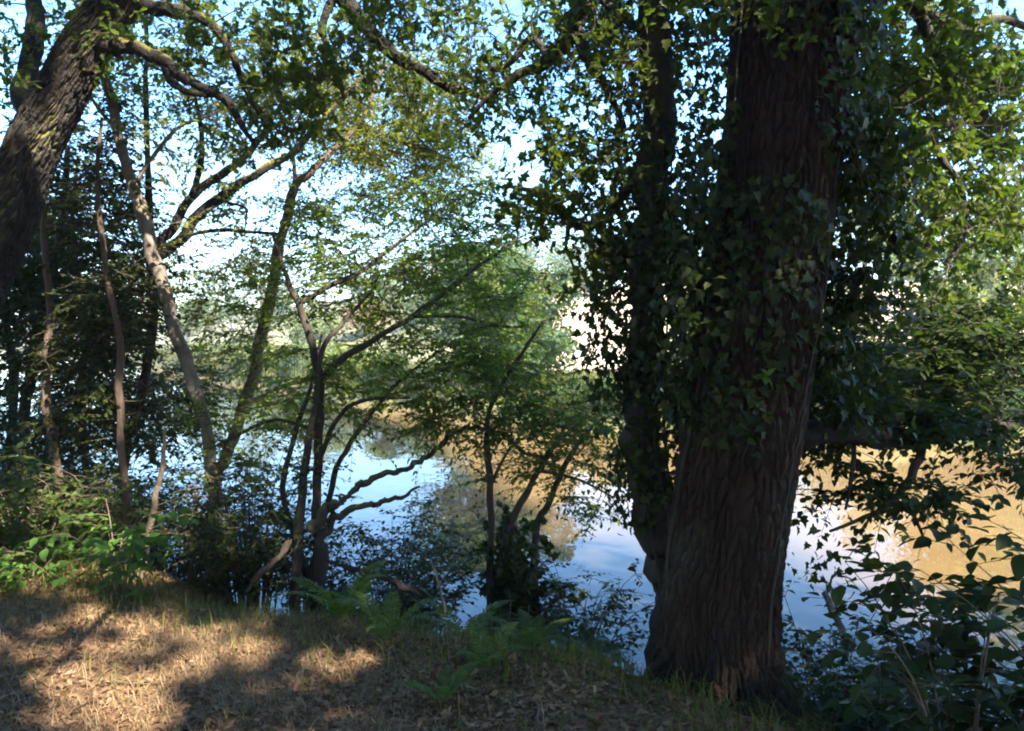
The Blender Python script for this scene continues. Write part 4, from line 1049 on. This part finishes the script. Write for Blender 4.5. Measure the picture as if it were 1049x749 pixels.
FT = [(548, 2.4, 4.6, 2.2, 'far_dark_leaf', 'bushy tree on the far bank at the left of the field gap'), (486, 2.6, 6.2, 3.0, 'far_dark_leaf', 'tall green tree on the far bank between alder and field gap'), (508, 3, 5.2, 2.4, 'far_leaf', 'tree on the far bank beside the field gap'),
      (190, 8, 9, 5, 'far_leaf', 'pale tall tree beyond the river between pale stem and slanting tree'), (1000, 2.5, 3.8, 2.4, 'far_leaf', 'low tree on the far bank behind the hanging twigs at right'),
      (212, 14, 12, 5.2, 'far_leaf', 'pale sunlit tree on the far meadow at the left'), (265, 22, 12, 5.6, 'far_leaf', 'round pale tree on the meadow behind the slanting tree'), (335, 40, 11, 6, 'far_leaf', 'far hillside tree behind the alder crown'),
      (420, 70, 8, 5, 'far_leaf', 'far hillside tree above the alder boughs'), (500, 26, 7.5, 3.6, 'far_leaf', 'sunlit meadow tree left of the field gap'), (540, 78, 9, 5.5, 'far_leaf', 'hazy tree on the hill crest left of the ivy clad stem'),
      (198, 30, 6.0, 4.0, 'far_leaf', 'pale bush tree low on the hillside left of the slanting tree'),
      (238, 34, 7.0, 4.4, 'far_leaf', 'pale hillside tree seen between pale stem and slanting tree'),
      (292, 38, 6.0, 4.2, 'far_leaf', 'yellowish hillside tree seen right of the slanting tree'),
      (318, 18, 4.2, 3.4, 'far_leaf', 'broad meadow bush behind the alder stool stems'),
      (365, 24, 4.0, 3.2, 'russet_leaf', 'dry russet bush on the slope behind the alder boughs'),
      (400, 48, 5.0, 4.4, 'far_leaf', 'pale slope tree behind the longest alder bough'),
      (435, 30, 4.0, 3.4, 'far_leaf', 'round meadow bush behind the alder bough tip'),
      (468, 52, 6.0, 4.4, 'russet_leaf', 'dry leaved slope tree behind the alder crown edge'),
      (515, 44, 5.0, 3.6, 'far_leaf', 'pale slope bush left of the bright field gap'),
      (375, 75, 8.0, 5.5, 'far_leaf', 'hill crest tree above the middle of the alder'),
      (455, 85, 9.0, 6.0, 'far_leaf', 'hill crest tree above the right half of the alder'),
      (285, 62, 9.0, 5.5, 'far_leaf', 'hill crest tree above the fork of the slanting tree'),
      (100, 30, 9.0, 5.0, 'far_leaf', 'pale slope tree behind the slim thicket stems'),
      (30, 34, 9.0, 5.0, 'far_leaf', 'pale slope tree behind the leaning oak foot'),
      (585, 86, 9, 5, 'far_leaf', 'hazy tree on the hill crest above the field gap'), (625, 60, 6, 3.4, 'russet_leaf', 'russet leaved tree on the hillside beside the ivy clad stem'), (600, 40, 2.6, 2.6, 'far_leaf', 'small round bush alone on the bright field'), (690, 75, 9, 5.5, 'far_leaf', 'hill crest tree between the two near trunks'),
      (560, 34, 3.4, 2.2, 'russet_leaf', 'russet bush at the left of the bright field'),
      (885, 50, 9, 4.4, 'far_leaf', 'sunlit yellow green tree on the hillside right of the oak'), (925, 34, 5.2, 2.8, 'far_leaf', 'bright low tree on the field right of the oak'), (970, 16, 9, 4.4, 'far_leaf', 'tall sunlit tree behind the right hand oak limb'), (1035, 12, 9, 4.4, 'far_leaf', 'sunlit tree on the hillside at the right edge'),
      (1090, 30, 8, 4, 'far_leaf', 'tree on the hillside past the right edge'), (120, 16, 9, 4.4, 'far_dark_leaf', 'green tree beyond the river behind the thicket'), (40, 14, 10, 5, 'far_dark_leaf', 'green tree beyond the river behind the leaning oak'), (160, 40, 13, 6, 'far_leaf', 'pale hillside tree between the leaning oak and pale stem')]
for i, (px, ds, h, w, m, lab) in enumerate(FT):
    x, y = fb(px, ds)
    far_tree('hillside_tree', lab, 'tree', x, y, h, w, 230+i, m, 'trees on the far hillside', .3, .12, 150, .26 if ds < 50 else .36)


# ------------------------------------------------------------------ the wood behind the path, which keeps the bank in shade
def wood_tree(label, x, y, h, w, seed, n):
    rng = np.random.default_rng(seed); z = gz(x, y)
    st = [(np.array([[x, y, z], [x+.1, y, z+h*.3], [x+.3, y+.2, z+h*.6], [x+.2, y+.3, z+h*.92]]), np.array([.28, .24, .18, .04]))]
    for k in range(7):
        a = k*.9+rng.normal()*.3; q = z+h*rng.uniform(.3, .6)
        st.append((np.array([[x+.15, y+.1, q], [x+math.cos(a)*w*.5, y+math.sin(a)*w*.5, q+h*.12], [x+math.cos(a)*w*.95, y+math.sin(a)*w*.95, q+h*.16]]), np.array([.1, .06, .02])))
    tree('woodland_oak', label, 'tree', st, [('w', x, y, z+h*.58, w, w, h*.42, n)], seed, 'dark_bark', rosettes, dict(m=4, spread=.45, nl=9, size=.26, kind='diamond', wood=False), group='oaks of the wood behind the path')


WOOD = [(6.4, -2.6, 15.5, 5.2, 720, 'woodland oak to the right of the path behind the viewer'), (1.2, -4.2, 17, 5.6, 1000, 'woodland oak straight behind the viewer'),
        (-5.0, -3.4, 17, 5.6, 1000, 'woodland oak left behind the viewer'), (-10.5, 1.6, 15, 5.2, 800, 'woodland oak beyond the left end of the path'),
        (12.5, -6.2, 16, 5.2, 800, 'woodland oak far right behind the viewer'), (-12, -6.5, 14, 5, 420, 'woodland oak in the second row behind the path')]
for i, (x, y, h, w, n, lab) in enumerate(WOOD):
    wood_tree(lab, x, y, h, w, 300+i, n)

for i, (x, y, h, w, lab) in enumerate([(3.6, -2.4, 4.2, 2.4, 'tall shrub added to block ambient light, right of the viewer under the woodland oaks'), (-1.2, -2.8, 4.6, 2.8, 'tall shrub added to block ambient light, straight behind the viewer'),
                                       (-6.4, -1.0, 4.2, 2.6, 'tall shrub added to block ambient light, left behind the viewer'), (7.8, -3.6, 4.6, 2.8, 'tall shrub added to block ambient light, far right behind the viewer'), (-9.5, 4.0, 4.0, 2.2, 'tall shrub added to block ambient light, beyond the left end of the path')]):
    far_tree('ambient_blocker', lab, 'shrub', x, y, h, w, 330+i, 'dark_leaf', 'unseen shrubs added to cut ambient light', .1, .0, 260, .13, 'dark_bark')  # out of view, added to dim ambient light on surfaces facing the camera

# ------------------------------------------------------------------ the hazy summer air
HAZE = .0014
hb = np.array([(x, y, z) for x in (-395, 395) for y in (-395, 405) for z in (-3.2, 34)], float)
hf = np.array([(0, 1, 3), (0, 3, 2), (4, 6, 7), (4, 7, 5), (0, 4, 5), (0, 5, 1), (2, 3, 7), (2, 7, 6), (0, 2, 6), (0, 6, 4), (1, 5, 7), (1, 7, 3)])
hm, hnt, hout = new_mat('haze'); M['haze'] = hm
pv = N(hnt, 'VolumePrincipled'); pv.inputs['Color'].default_value = (.93, .95, 1, 1); pv.inputs['Density'].default_value = HAZE; pv.inputs['Anisotropy'].default_value = .3
hnt.links.new(pv.outputs[0], hout.inputs['Volume'])
if HAZE:
    tag(build('haze', [(hb, hf, 'haze')], smooth=False), 'pale summer haze filling the air over the river and fields', 'haze', kind='stuff')

# ------------------------------------------------------------------ light, sky, camera
w = bpy.data.worlds.new('World'); sc.world = w; w.use_nodes = True
nt = w.node_tree; nt.nodes.clear()
sky = nt.nodes.new('ShaderNodeTexSky'); sky.sky_type = 'NISHITA'; sky.sun_disc = False
sky.sun_elevation = SUN_EL; sky.sun_rotation = SUN_AZ; sky.air_density = 1.0; sky.dust_density = 0.4; sky.ozone_density = 3.0
bg = nt.nodes.new('ShaderNodeBackground'); bg.inputs[1].default_value = .15
wo = nt.nodes.new('ShaderNodeOutputWorld')
hs = nt.nodes.new('ShaderNodeHueSaturation'); hs.inputs['Saturation'].default_value = 1.24
nt.links.new(sky.outputs[0], hs.inputs['Color']); nt.links.new(hs.outputs[0], bg.inputs[0]); nt.links.new(bg.outputs[0], wo.inputs[0])
sl = bpy.data.lights.new('sun', 'SUN'); sl.energy = 5.0; sl.angle = math.radians(.55); sl.color = (1, .93, .82)
so = bpy.data.objects.new('sun', sl); COL.objects.link(so); so.location = tuple(SUN*60)
from mathutils import Vector
so.rotation_euler = Vector(SUN).to_track_quat('Z', 'Y').to_euler()
cd = bpy.data.cameras.new('camera'); co = bpy.data.objects.new('camera', cd); COL.objects.link(co)
co.location = CAM; co.rotation_euler = (math.pi/2-PITCH, 0, 0)
cd.sensor_fit = 'HORIZONTAL'; cd.sensor_width = 36; cd.lens = 36*F/1049; cd.clip_start = .05; cd.clip_end = 3000
sc.camera = co
sc.view_settings.view_transform = 'Standard'; sc.view_settings.look = 'None'; sc.view_settings.exposure = 2.5; sc.view_settings.gamma = 1
sc.view_settings.use_curve_mapping = False
cy = sc.cycles
cy.max_bounces = 6; cy.diffuse_bounces = 3; cy.glossy_bounces = 3; cy.transmission_bounces = 4; cy.transparent_max_bounces = 4
cy.caustics_reflective = False; cy.caustics_refractive = False
cy.use_adaptive_sampling = True; cy.adaptive_threshold = .02
cy.sample_clamp_indirect = 6
cy.use_denoising = True
cy.volume_bounces = 0
cy.volume_step_rate = 4
cy.filter_width = 2.0
